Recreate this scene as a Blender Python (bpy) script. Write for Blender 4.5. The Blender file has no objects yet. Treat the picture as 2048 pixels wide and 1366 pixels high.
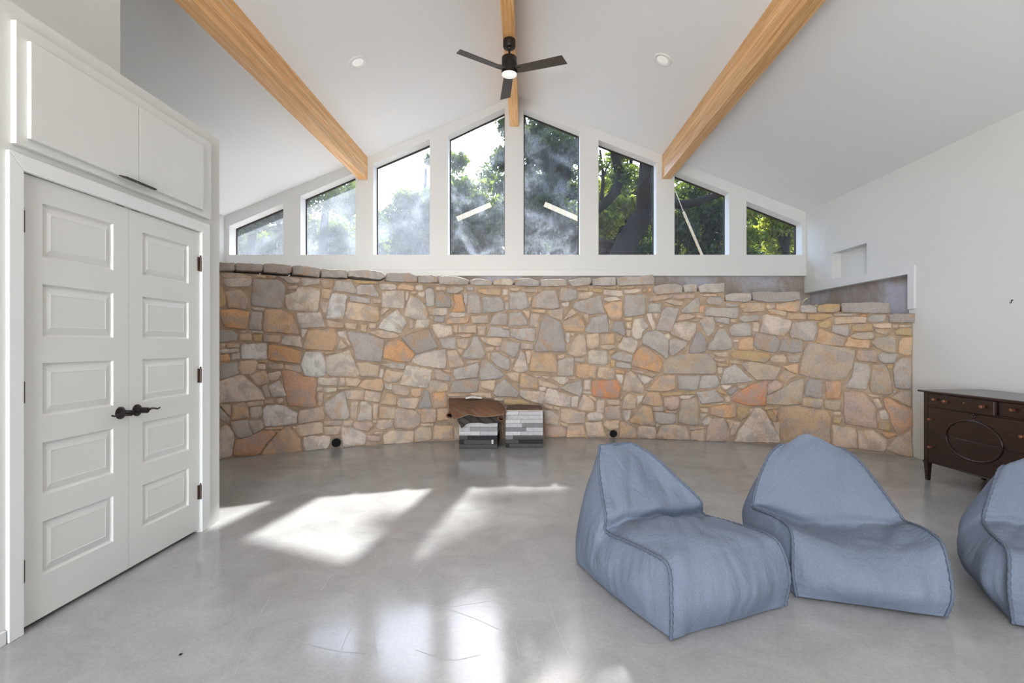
import bpy, bmesh, math, random
import numpy as np
from mathutils import Vector, Matrix, noise

# ------------------------------------------------------------------ camera, sky, sun, light
SC = bpy.context.scene
COL = SC.collection
FPX, CX, HY, CAMZ = 1015.0, 1055.0, 688.0, 1.285      # 2048 x 1366 frame
cam = bpy.data.cameras.new('camera')
cam.sensor_width = 36.0
cam.lens = FPX / 2048.0 * 36.0
cam.shift_x = -(CX - 1024.0) / 2048.0
cam.shift_y = (HY - 683.0) / 2048.0
cam.clip_start = 0.05
camo = bpy.data.objects.new('camera', cam)
camo.location = (0, 0, CAMZ)
camo.rotation_euler = (math.pi / 2, 0, 0)
COL.objects.link(camo)
SC.camera = camo

SUN_DIR = Vector((0.13, 1.0, 0.922)).normalized()       # towards the sun
world = bpy.data.worlds.new('sky')
SC.world = world
world.use_nodes = True
wn = world.node_tree.nodes
wl = world.node_tree.links
bg = wn['Background']
sky = wn.new('ShaderNodeTexSky')
sky.sky_type = 'NISHITA'
sky.sun_disc = False
sky.sun_elevation = math.asin(SUN_DIR.z)
sky.sun_rotation = math.atan2(SUN_DIR.x, SUN_DIR.y)
sky.air_density = 1.0
sky.dust_density = 1.2
sky.ozone_density = 1.6
wl.new(sky.outputs[0], bg.inputs[0])
bg.inputs[1].default_value = 0.68

sun = bpy.data.lights.new('sun', 'SUN')
sun.energy = 7.0
sun.angle = 0.02
sun.color = (1.0, 0.99, 0.97)
suno = bpy.data.objects.new('sun', sun)
suno.rotation_euler = SUN_DIR.to_track_quat('Z', 'Y').to_euler()
suno.location = (2, 30, 28)
COL.objects.link(suno)

# added fill light behind the camera, set in the unseen rear wall
day = bpy.data.lights.new('rear_fill', 'AREA')
day.shape = 'RECTANGLE'
day.size, day.size_y = 2.0, 3.8
day.energy = 60.0
day.color = (1.0, 0.985, 0.955)
rfillo = bpy.data.objects.new('rear_fill', day)
rfillo.location = (-1.15, -3.72, 2.25)
rfillo.rotation_euler = (math.radians(90), 0, math.radians(-12))
COL.objects.link(rfillo)

# second added fill light, tilted up to brighten the ceiling
ter = bpy.data.lights.new('upward_fill', 'AREA')
ter.shape = 'RECTANGLE'
ter.size, ter.size_y = 2.1, 1.2
ter.energy = 185.0
ter.color = (1.0, 0.98, 0.94)
ufillo = bpy.data.objects.new('upward_fill', ter)
ufillo.location = (-1.15, -3.62, 0.8)
ufillo.rotation_euler = (math.radians(148), 0, math.radians(-20))
COL.objects.link(ufillo)

SC.view_settings.view_transform = 'Standard'
SC.view_settings.look = 'None'
SC.view_settings.gamma = 1.0
SC.view_settings.use_curve_mapping = False
SC.view_settings.exposure = 0.97

# ------------------------------------------------------------------ helpers
R = math.radians


def px(x, y, Y):
    """Point at depth Y on the line of sight of photo pixel (x, y)."""
    return Vector(((x - CX) / FPX * Y, Y, CAMZ + (HY - y) / FPX * Y))


def pf(x, y, z=0.0):
    """Point on the level z under photo pixel (x, y)."""
    Y = FPX * (CAMZ - z) / (y - HY)
    return Vector(((x - CX) / FPX * Y, Y, z))


def lin(h):
    h = h.lstrip('#')
    o = []
    for i in (0, 2, 4):
        c = int(h[i:i + 2], 16) / 255.0
        o.append(c / 12.92 if c <= 0.04045 else ((c + 0.055) / 1.055) ** 2.4)
    return (o[0], o[1], o[2], 1.0)


def link(o, parent=None):
    COL.objects.link(o)
    if parent is not None:
        o.parent = parent
    return o


def tag(o, label=None, cat=None, group=None, kind=None):
    if label:
        o['label'] = label
    if cat:
        o['category'] = cat
    if group:
        o['group'] = group
    if kind:
        o['kind'] = kind
    return o


def empty(name, loc=(0, 0, 0), rz=0.0):
    o = bpy.data.objects.new(name, None)
    o.empty_display_size = 0.1
    o.location = loc
    o.rotation_euler = (0, 0, rz)
    return link(o)


def smooth(me, ang=None):
    if len(me.polygons):
        me.polygons.foreach_set('use_smooth', [True] * len(me.polygons))
    if ang is not None:
        try:
            me.set_sharp_from_angle(angle=ang)
        except Exception:
            pass
    return me


def mesh(name, verts, faces, mat, parent=None, sm=False, ang=None):
    me = bpy.data.meshes.new(name)
    me.from_pydata([tuple(v) for v in verts], [], [tuple(f) for f in faces])
    me.validate()
    bm = bmesh.new()
    bm.from_mesh(me)
    bmesh.ops.recalc_face_normals(bm, faces=bm.faces)
    bm.to_mesh(me)
    bm.free()
    if mat:
        me.materials.append(mat)
    if sm:
        smooth(me, ang)
    return link(bpy.data.objects.new(name, me), parent)


class MB:
    """Collects simple solids into one mesh."""

    def __init__(self):
        self.v, self.f = [], []

    def add(self, v, f):
        n = len(self.v)
        self.v += [tuple(p) for p in v]
        self.f += [tuple(i + n for i in q) for q in f]
        return self

    def box(self, a, b):
        (x0, y0, z0), (x1, y1, z1) = a, b
        return self.add([(x0, y0, z0), (x1, y0, z0), (x1, y1, z0), (x0, y1, z0),
                         (x0, y0, z1), (x1, y0, z1), (x1, y1, z1), (x0, y1, z1)],
                        [(0, 3, 2, 1), (4, 5, 6, 7), (0, 1, 5, 4), (1, 2, 6, 5), (2, 3, 7, 6), (3, 0, 4, 7)])

    def prism(self, pts, off):
        """Extrude a 3D polygon by the vector off."""
        n = len(pts)
        off = Vector(off)
        v = [Vector(p) for p in pts] + [Vector(p) + off for p in pts]
        f = [tuple(range(n)), tuple(range(2 * n - 1, n - 1, -1))]
        f += [(i, (i + 1) % n, n + (i + 1) % n, n + i) for i in range(n)]
        return self.add(v, f)

    def lathe(self, prof, base, axis, n=24, caps=True):
        """prof: (radius, height) along axis from base."""
        axis = Vector(axis).normalized()
        a = axis.orthogonal().normalized()
        b = axis.cross(a)
        base = Vector(base)
        v, f = [], []
        for r, h in prof:
            for k in range(n):
                t = 2 * math.pi * k / n
                v.append(base + axis * h + (a * math.cos(t) + b * math.sin(t)) * max(r, 1e-5))
        for i in range(len(prof) - 1):
            for k in range(n):
                k2 = (k + 1) % n
                f.append((i * n + k, i * n + k2, (i + 1) * n + k2, (i + 1) * n + k))
        if caps:
            f.append(tuple(range(n - 1, -1, -1)))
            f.append(tuple((len(prof) - 1) * n + k for k in range(n)))
        return self.add(v, f)

    def tube(self, pts, rad, n=8, flat=1.0):
        pts = [Vector(p) for p in pts]
        rr = rad if hasattr(rad, '__len__') else [rad] * len(pts)
        v, f = [], []
        prev = None
        for i, p in enumerate(pts):
            d = (pts[min(i + 1, len(pts) - 1)] - pts[max(i - 1, 0)])
            d = d.normalized() if d.length > 1e-9 else Vector((0, 0, 1))
            a = d.orthogonal() if prev is None else prev - d * prev.dot(d)
            a = a.normalized() if a.length > 1e-6 else d.orthogonal().normalized()
            prev = a
            b = d.cross(a)
            for k in range(n):
                t = 2 * math.pi * k / n
                v.append(p + (a * math.cos(t) + b * math.sin(t) * flat) * rr[i])
        for i in range(len(pts) - 1):
            for k in range(n):
                k2 = (k + 1) % n
                f.append((i * n + k, i * n + k2, (i + 1) * n + k2, (i + 1) * n + k))
        f.append(tuple(range(n - 1, -1, -1)))
        f.append(tuple((len(pts) - 1) * n + k for k in range(n)))
        return self.add(v, f)

    def build(self, name, mat, parent=None, sm=False, ang=None, bevel=0.0, seg=1):
        o = mesh(name, self.v, self.f, mat, parent, sm, ang)
        if bevel > 0:
            bm = bmesh.new()
            bm.from_mesh(o.data)
            es = [e for e in bm.edges if len(e.link_faces) == 2 and e.calc_face_angle(0) > 0.6]
            bmesh.ops.bevel(bm, geom=es, offset=bevel, segments=seg, affect='EDGES', profile=0.5)
            bm.to_mesh(o.data)
            bm.free()
        return o


def catmull(pts, n):
    """Smooth interpolation of control rows (any width) at n samples a span."""
    P = np.array(pts, float)
    P = np.vstack([2 * P[0] - P[1], P, 2 * P[-1] - P[-2]])
    out = []
    m = len(pts) - 1
    for i in range(m):
        p0, p1, p2, p3 = P[i], P[i + 1], P[i + 2], P[i + 3]
        for k in range(n):
            t = k / n
            out.append(0.5 * (2 * p1 + (p2 - p0) * t + (2 * p0 - 5 * p1 + 4 * p2 - p3) * t * t
                              + (3 * p1 - p0 - 3 * p2 + p3) * t ** 3))
    out.append(P[-2])
    return np.array(out)


# ------------------------------------------------------------------ materials
def nodes(name):
    m = bpy.data.materials.new(name)
    m.use_nodes = True
    nt = m.node_tree
    b = nt.nodes['Principled BSDF']
    return m, nt, b


def N(nt, t, **kw):
    n = nt.nodes.new(t)
    for k, v in kw.items():
        if k.startswith('i_'):
            n.inputs[k[2:].replace('_', ' ')].default_value = v
        else:
            setattr(n, k, v)
    return n


def ramp(nt, fac, stops, interp='LINEAR'):
    n = nt.nodes.new('ShaderNodeValToRGB')
    n.color_ramp.interpolation = interp
    e = n.color_ramp.elements
    while len(e) < len(stops):
        e.new(0.5)
    for i, (p, c) in enumerate(stops):
        e[i].position = p
        e[i].color = c if len(c) == 4 else (*c, 1)
    nt.links.new(fac, n.inputs[0])
    return n


def mix(nt, a, b, fac, mode='MIX'):
    n = nt.nodes.new('ShaderNodeMix')
    n.data_type = 'RGBA'
    n.blend_type = mode
    for s, v in ((n.inputs[0], fac), (n.inputs[6], a), (n.inputs[7], b)):
        if hasattr(v, 'links') or hasattr(v, 'is_linked'):
            nt.links.new(v, s)
        else:
            s.default_value = v
    return n.outputs[2]


def texco(nt, scale=(1, 1, 1), out='Object', rot=(0, 0, 0)):
    tc = nt.nodes.new('ShaderNodeTexCoord')
    mp = nt.nodes.new('ShaderNodeMapping')
    mp.inputs['Scale'].default_value = scale
    mp.inputs['Rotation'].default_value = rot
    nt.links.new(tc.outputs[out], mp.inputs[0])
    return mp.outputs[0]


def noise_tex(nt, vec, scale, detail=4, rough=0.55, dist=0.0):
    n = N(nt, 'ShaderNodeTexNoise')
    n.inputs['Scale'].default_value = scale
    n.inputs['Detail'].default_value = detail
    n.inputs['Roughness'].default_value = rough
    n.inputs['Distortion'].default_value = dist
    if vec is not None:
        nt.links.new(vec, n.inputs['Vector'])
    return n.outputs[0]


def bump(nt, b, h, strength, dist):
    n = N(nt, 'ShaderNodeBump')
    n.inputs['Strength'].default_value = strength
    n.inputs['Distance'].default_value = dist
    nt.links.new(h, n.inputs['Height'])
    nt.links.new(n.outputs[0], b.inputs['Normal'])


def plain(name, col, rough=0.5, metal=0.0, var=0.06, vs=12.0, bmp=0.0, bs=200.0, spec=0.5):
    m, nt, b = nodes(name)
    c = lin(col) if isinstance(col, str) else (*col, 1)
    v = texco(nt)
    f = noise_tex(nt, v, vs, 3)
    lo = tuple(x * (1 - var) for x in c[:3]) + (1,)
    hi = tuple(min(1, x * (1 + var)) for x in c[:3]) + (1,)
    nt.links.new(ramp(nt, f, [(0.3, lo), (0.7, hi)]).outputs[0], b.inputs['Base Color'])
    b.inputs['Roughness'].default_value = rough
    b.inputs['Metallic'].default_value = metal
    b.inputs['Specular IOR Level'].default_value = spec
    if bmp:
        bump(nt, b, noise_tex(nt, v, bs, 3), bmp, 0.002)
    return m


M = {}
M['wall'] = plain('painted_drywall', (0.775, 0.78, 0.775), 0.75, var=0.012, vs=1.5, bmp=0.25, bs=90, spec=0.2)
M['ceil'] = plain('ceiling_paint', (0.86, 0.87, 0.875), 0.8, var=0.008, vs=1.0, bmp=0.1, bs=80, spec=0.15)
M['trim'] = plain('trim_paint', (0.78, 0.785, 0.78), 0.42, var=0.012, vs=3, spec=0.4)
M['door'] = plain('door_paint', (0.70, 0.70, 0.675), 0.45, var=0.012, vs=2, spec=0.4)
M['wall_darker'] = plain('darker_drywall', (0.69, 0.69, 0.665), 0.75, var=0.012, vs=1.5, bmp=0.25, bs=90, spec=0.2)  # same finish as the other walls, darker and slightly warmer
M['black'] = plain('black_metal', '2a2522', 0.42, 0.6, 0.15, 40)
M['bronze'] = plain('dark_bronze', '35302c', 0.38, 0.7, 0.15, 25)
M['hinge'] = plain('aged_bronze_hinge', '5a4b42', 0.45, 0.6, 0.2, 60)
M['gasket'] = plain('dark_gasket', '2c2926', 0.6, 0, 0.1, 20)
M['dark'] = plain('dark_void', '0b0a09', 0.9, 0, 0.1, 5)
M['plastic'] = plain('white_plastic', (0.82, 0.82, 0.80), 0.35, 0, 0.01, 5)


def mat_floor():
    m, nt, b = nodes('polished_concrete')
    v = texco(nt)
    big = noise_tex(nt, v, 0.55, 5, 0.6, 0.6)
    mid = noise_tex(nt, v, 2.6, 6, 0.65, 1.2)
    fine = noise_tex(nt, v, 55, 4, 0.7)
    c1 = ramp(nt, mid, [(0.25, lin('8d8d8d')), (0.5, lin('a7a7a7')), (0.75, lin('babab9'))])
    c2 = ramp(nt, big, [(0.3, lin('969595')), (0.7, lin('b4b4b4'))])
    c = mix(nt, c1.outputs[0], c2.outputs[0], 0.5)
    sp = ramp(nt, fine, [(0.35, (0.86, 0.86, 0.86, 1)), (0.65, (1.06, 1.06, 1.06, 1))])
    c = mix(nt, c, sp.outputs[0], 0.6, 'MULTIPLY')
    nt.links.new(c, b.inputs['Base Color'])
    rr = ramp(nt, mid, [(0.2, (0.09,) * 3), (0.8, (0.19,) * 3)])
    nt.links.new(rr.outputs[0], b.inputs['Roughness'])
    b.inputs['Specular IOR Level'].default_value = 0.36
    bump(nt, b, noise_tex(nt, v, 3.5, 3), 0.05, 0.01)
    return m


M['floor'] = mat_floor()
M['scratch'] = plain('scratch_mark', 'aaa6a2', 0.45, 0, 0.1, 30)


def mat_stone(name):
    """Stone colour from the mesh's own colour layer, with mineral stains, grain and pits."""
    m, nt, b = nodes(name)
    at = N(nt, 'ShaderNodeAttribute', attribute_name='tint')
    v = texco(nt)
    off = N(nt, 'ShaderNodeVectorMath', operation='ADD')
    sc = N(nt, 'ShaderNodeVectorMath', operation='SCALE')
    comb = N(nt, 'ShaderNodeCombineXYZ')
    for k in range(3):
        nt.links.new(at.outputs['Alpha'], comb.inputs[k])
    nt.links.new(comb.outputs[0], sc.inputs[0])
    sc.inputs['Scale'].default_value = 37.0
    nt.links.new(v, off.inputs[0])
    nt.links.new(sc.outputs[0], off.inputs[1])
    w = off.outputs[0]
    blot = noise_tex(nt, w, 6.5, 3, 0.5, 0.4)
    blot2 = noise_tex(nt, w, 5.0, 4, 0.55, 0.9)
    gr = noise_tex(nt, v, 60, 6, 0.7)
    grey = ramp(nt, blot, [(0.46, (0, 0, 0, 1)), (0.60, (1, 1, 1, 1))])
    c = mix(nt, at.outputs['Color'], lin('a09a97'), 0.0)
    mx = N(nt, 'ShaderNodeMath', operation='MULTIPLY')
    nt.links.new(grey.outputs[0], mx.inputs[0])
    mx.inputs[1].default_value = 0.6
    c = mix(nt, at.outputs['Color'], lin('aaa29e'), mx.outputs[0])
    rust = ramp(nt, blot2, [(0.52, (0, 0, 0, 1)), (0.66, (1, 1, 1, 1))])
    mr = N(nt, 'ShaderNodeMath', operation='MULTIPLY')
    nt.links.new(rust.outputs[0], mr.inputs[0])
    mr.inputs[1].default_value = 0.5
    c = mix(nt, c, lin('c49a70'), mr.outputs[0])
    g2 = ramp(nt, gr, [(0.25, (0.62, 0.60, 0.58, 1)), (0.5, (1, 1, 1, 1)), (0.8, (1.2, 1.19, 1.18, 1))])
    c = mix(nt, c, g2.outputs[0], 0.75, 'MULTIPLY')
    vo = N(nt, 'ShaderNodeTexVoronoi')
    vo.inputs['Scale'].default_value = 75
    nt.links.new(w, vo.inputs['Vector'])
    pit = ramp(nt, vo.outputs['Distance'], [(0.05, (0.45, 0.40, 0.36, 1)), (0.2, (1, 1, 1, 1))])
    pm = ramp(nt, noise_tex(nt, w, 4.0, 2), [(0.55, (0, 0, 0, 1)), (0.68, (1, 1, 1, 1))])
    pf_ = N(nt, 'ShaderNodeMath', operation='MULTIPLY')
    nt.links.new(pm.outputs[0], pf_.inputs[0])
    pf_.inputs[1].default_value = 0.55
    c = mix(nt, c, pit.outputs[0], pf_.outputs[0], 'MULTIPLY')
    nt.links.new(c, b.inputs['Base Color'])
    b.inputs['Roughness'].default_value = 0.85
    b.inputs['Specular IOR Level'].default_value = 0.25
    hh = mix(nt, gr, noise_tex(nt, w, 18, 5, 0.6), 0.6)
    bump(nt, b, hh, 0.8, 0.016)
    return m


M['stone'] = mat_stone('field_stone')
M['mortar'] = plain('brown_mortar', 'ae9883', 0.95, 0, 0.22, 9, 0.8, 70, 0.1)


def mat_concrete():
    m, nt, b = nodes('foundation_concrete')
    v = texco(nt)
    a = noise_tex(nt, v, 1.6, 6, 0.65, 0.8)
    f = noise_tex(nt, v, 26, 5, 0.7)
    c = ramp(nt, a, [(0.3, lin('998b80')), (0.45, lin('a59a93')), (0.62, lin('bcbbc6'))])
    g = ramp(nt, f, [(0.3, (0.8, 0.8, 0.8, 1)), (0.7, (1.1, 1.1, 1.1, 1))])
    nt.links.new(mix(nt, c.outputs[0], g.outputs[0], 0.7, 'MULTIPLY'), b.inputs['Base Color'])
    b.inputs['Roughness'].default_value = 0.9
    bump(nt, b, f, 0.4, 0.006)
    return m


M['concrete'] = mat_concrete()


def mat_wood(name, cols, sx=(26, 0.9, 26), rough=0.42, rnd=0.25, coat=0.0):
    m, nt, b = nodes(name)
    v = texco(nt, sx, 'Object')
    oi = N(nt, 'ShaderNodeObjectInfo')
    ad = N(nt, 'ShaderNodeVectorMath', operation='ADD')
    cb = N(nt, 'ShaderNodeCombineXYZ')
    mu = N(nt, 'ShaderNodeMath', operation='MULTIPLY')
    nt.links.new(oi.outputs['Random'], mu.inputs[0])
    mu.inputs[1].default_value = 50
    for k in range(3):
        nt.links.new(mu.outputs[0], cb.inputs[k])
    nt.links.new(v, ad.inputs[0])
    nt.links.new(cb.outputs[0], ad.inputs[1])
    g = noise_tex(nt, ad.outputs[0], 1.0, 5, 0.6, 1.2)
    c = ramp(nt, g, [(0.28, lin(cols[0])), (0.5, lin(cols[1])), (0.72, lin(cols[2]))])
    rv = ramp(nt, oi.outputs['Random'], [(0, (1 - rnd,) * 3), (1, (1 + rnd * 0.6,) * 3)])
    nt.links.new(mix(nt, c.outputs[0], rv.outputs[0], 1.0, 'MULTIPLY'), b.inputs['Base Color'])
    b.inputs['Roughness'].default_value = rough
    b.inputs['Coat Weight'].default_value = coat
    b.inputs['Coat Roughness'].default_value = 0.2
    bump(nt, b, g, 0.08, 0.003)
    return m


M['beam'] = mat_wood('varnished_fir', ('cd8c4a', 'e6b172', 'f4cf9e'), (30, 1.1, 30), 0.38, 0.14)
M['mahogany'] = mat_wood('dark_mahogany', ('1b0d09', '2a140e', '3a1e15'), (14, 2.2, 30), 0.28, 0.08, 0.35)
M['knob'] = mat_wood('reddish_knob_wood', ('5b2f1c', '7a452b', '96603f'), (40, 40, 40), 0.28, 0.1, 0.4)


def mat_fabric(name, c0, c1):
    m, nt, b = nodes(name)
    v = texco(nt)
    warp = noise_tex(nt, texco(nt, (1100, 1100, 120)), 1, 2)
    weft = noise_tex(nt, texco(nt, (120, 120, 1200)), 1, 2)
    cloud = noise_tex(nt, v, 3.0, 4, 0.6)
    w = mix(nt, warp, weft, 0.5)
    c = ramp(nt, w, [(0.38, lin(c0)), (0.62, lin(c1))])
    k = ramp(nt, cloud, [(0.3, (0.92, 0.92, 0.93, 1)), (0.7, (1.05, 1.05, 1.05, 1))])
    nt.links.new(mix(nt, c.outputs[0], k.outputs[0], 1, 'MULTIPLY'), b.inputs['Base Color'])
    b.inputs['Roughness'].default_value = 0.9
    b.inputs['Specular IOR Level'].default_value = 0.15
    wv = noise_tex(nt, texco(nt, (9, 9, 4)), 1, 3, 0.5, 1.6)
    bump(nt, b, mix(nt, wv, w, 0.12), 0.55, 0.02)
    return m


M['blue'] = mat_fabric('blue_grey_linen', '687182', '828c9e')
M['piping'] = mat_fabric('piping_linen', '4b5362', '747d8d')
M['underside'] = plain('black_base_shade', '161518', 0.95, 0, 0.2, 50)  # black stands in for the shadow under the bags


def mat_glass(name, dust):
    """Clear pane with a film of dust that lights up where the sun strikes it."""
    m = bpy.data.materials.new(name)
    m.use_nodes = True
    nt = m.node_tree
    nt.nodes.remove(nt.nodes['Principled BSDF'])
    out = nt.nodes['Material Output']
    tr = N(nt, 'ShaderNodeBsdfTransparent')
    tr.inputs[0].default_value = (0.97, 0.985, 0.98, 1)
    tl = N(nt, 'ShaderNodeBsdfTranslucent')
    tl.inputs[0].default_value = (0.78, 0.87, 1.0, 1)
    gl = N(nt, 'ShaderNodeBsdfGlossy')
    gl.inputs['Roughness'].default_value = 0.02
    gl.inputs[0].default_value = (1, 1, 1, 1)
    v = texco(nt)
    st = texco(nt, (5, 1, 1.2))
    f1 = noise_tex(nt, v, 2.2, 5, 0.6, 0.8)
    f2 = noise_tex(nt, st, 9, 4, 0.7)
    f = mix(nt, f1, f2, 0.22)
    du = ramp(nt, f, [(p, (d,) * 3) for p, d in dust])
    m1 = N(nt, 'ShaderNodeMixShader')
    nt.links.new(du.outputs[0], m1.inputs[0])
    nt.links.new(tr.outputs[0], m1.inputs[1])
    nt.links.new(tl.outputs[0], m1.inputs[2])
    fr = N(nt, 'ShaderNodeFresnel')
    fr.inputs[0].default_value = 1.45
    m2 = N(nt, 'ShaderNodeMixShader')
    nt.links.new(fr.outputs[0], m2.inputs[0])
    nt.links.new(m1.outputs[0], m2.inputs[1])
    nt.links.new(gl.outputs[0], m2.inputs[2])
    nt.links.new(m2.outputs[0], out.inputs[0])
    return m


M['glass_film'] = mat_glass('filmed_glass', [(0.3, 0.08), (0.5, 0.14), (0.7, 0.24)])
M['glass_dapple'] = mat_glass('dappled_dust_glass', [(0.36, 0.012), (0.5, 0.05), (0.66, 0.19)])  # dust blotches also imitate sunlight dappled by leaves
M['glass_clear'] = mat_glass('clear_glass', [(0.35, 0.008), (0.55, 0.02), (0.7, 0.06)])


def mat_leaf(name, cols, glow, tr=0.45):
    """Leaf skin, with light coming through the blade in its own colour."""
    m = bpy.data.materials.new(name)
    m.use_nodes = True
    nt = m.node_tree
    b = nt.nodes['Principled BSDF']
    out = nt.nodes['Material Output']
    v = texco(nt)
    f = mix(nt, noise_tex(nt, v, 1.3, 3, 0.6), noise_tex(nt, v, 9.0, 2, 0.6), 0.45)
    c = ramp(nt, f, [(0.35, lin(cols[0])), (0.5, lin(cols[1])), (0.66, lin(cols[2]))])
    nt.links.new(c.outputs[0], b.inputs['Base Color'])
    b.inputs['Roughness'].default_value = 0.5
    b.inputs['Specular IOR Level'].default_value = 0.3
    t = N(nt, 'ShaderNodeBsdfTranslucent')
    g = ramp(nt, f, [(0.35, lin(glow[0])), (0.65, lin(glow[1]))])
    nt.links.new(g.outputs[0], t.inputs[0])
    ms = N(nt, 'ShaderNodeMixShader')
    ms.inputs[0].default_value = tr
    nt.links.new(b.outputs[0], ms.inputs[1])
    nt.links.new(t.outputs[0], ms.inputs[2])
    nt.links.new(ms.outputs[0], out.inputs[0])
    return m


M['leaf_dark'] = mat_leaf('dark_oak_leaves', ('10170a', '1b2510', '2f3b1e'), ('3d4d16', '748628'), 0.4)
M['leaf_mid'] = mat_leaf('green_leaves', ('1a2411', '2a3717', '434f24'), ('586a22', '94a539'), 0.45)
M['leaf_yel'] = mat_leaf('yellow_green_leaves', ('303a14', '48541c', '666f2c'), ('8f9d2c', 'ccd150'), 0.5)
M['bark'] = plain('dark_oak_bark', '1a1511', 0.95, 0, 0.35, 14, 0.9, 40, 0.1)
M['earth'] = plain('leaf_litter_ground', '6b5c47', 0.95, 0, 0.3, 3, 0.6, 30, 0.1)
M['roofing'] = plain('brown_soffit', '5a4a3c', 0.8, 0, 0.15, 8)
M['lath'] = mat_wood('pole_and_reflection_tan', ('b59b78', 'cbb591', 'ddcbab'), (20, 20, 2), 0.6, 0.1)  # also colours the bars built for window reflections
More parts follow.
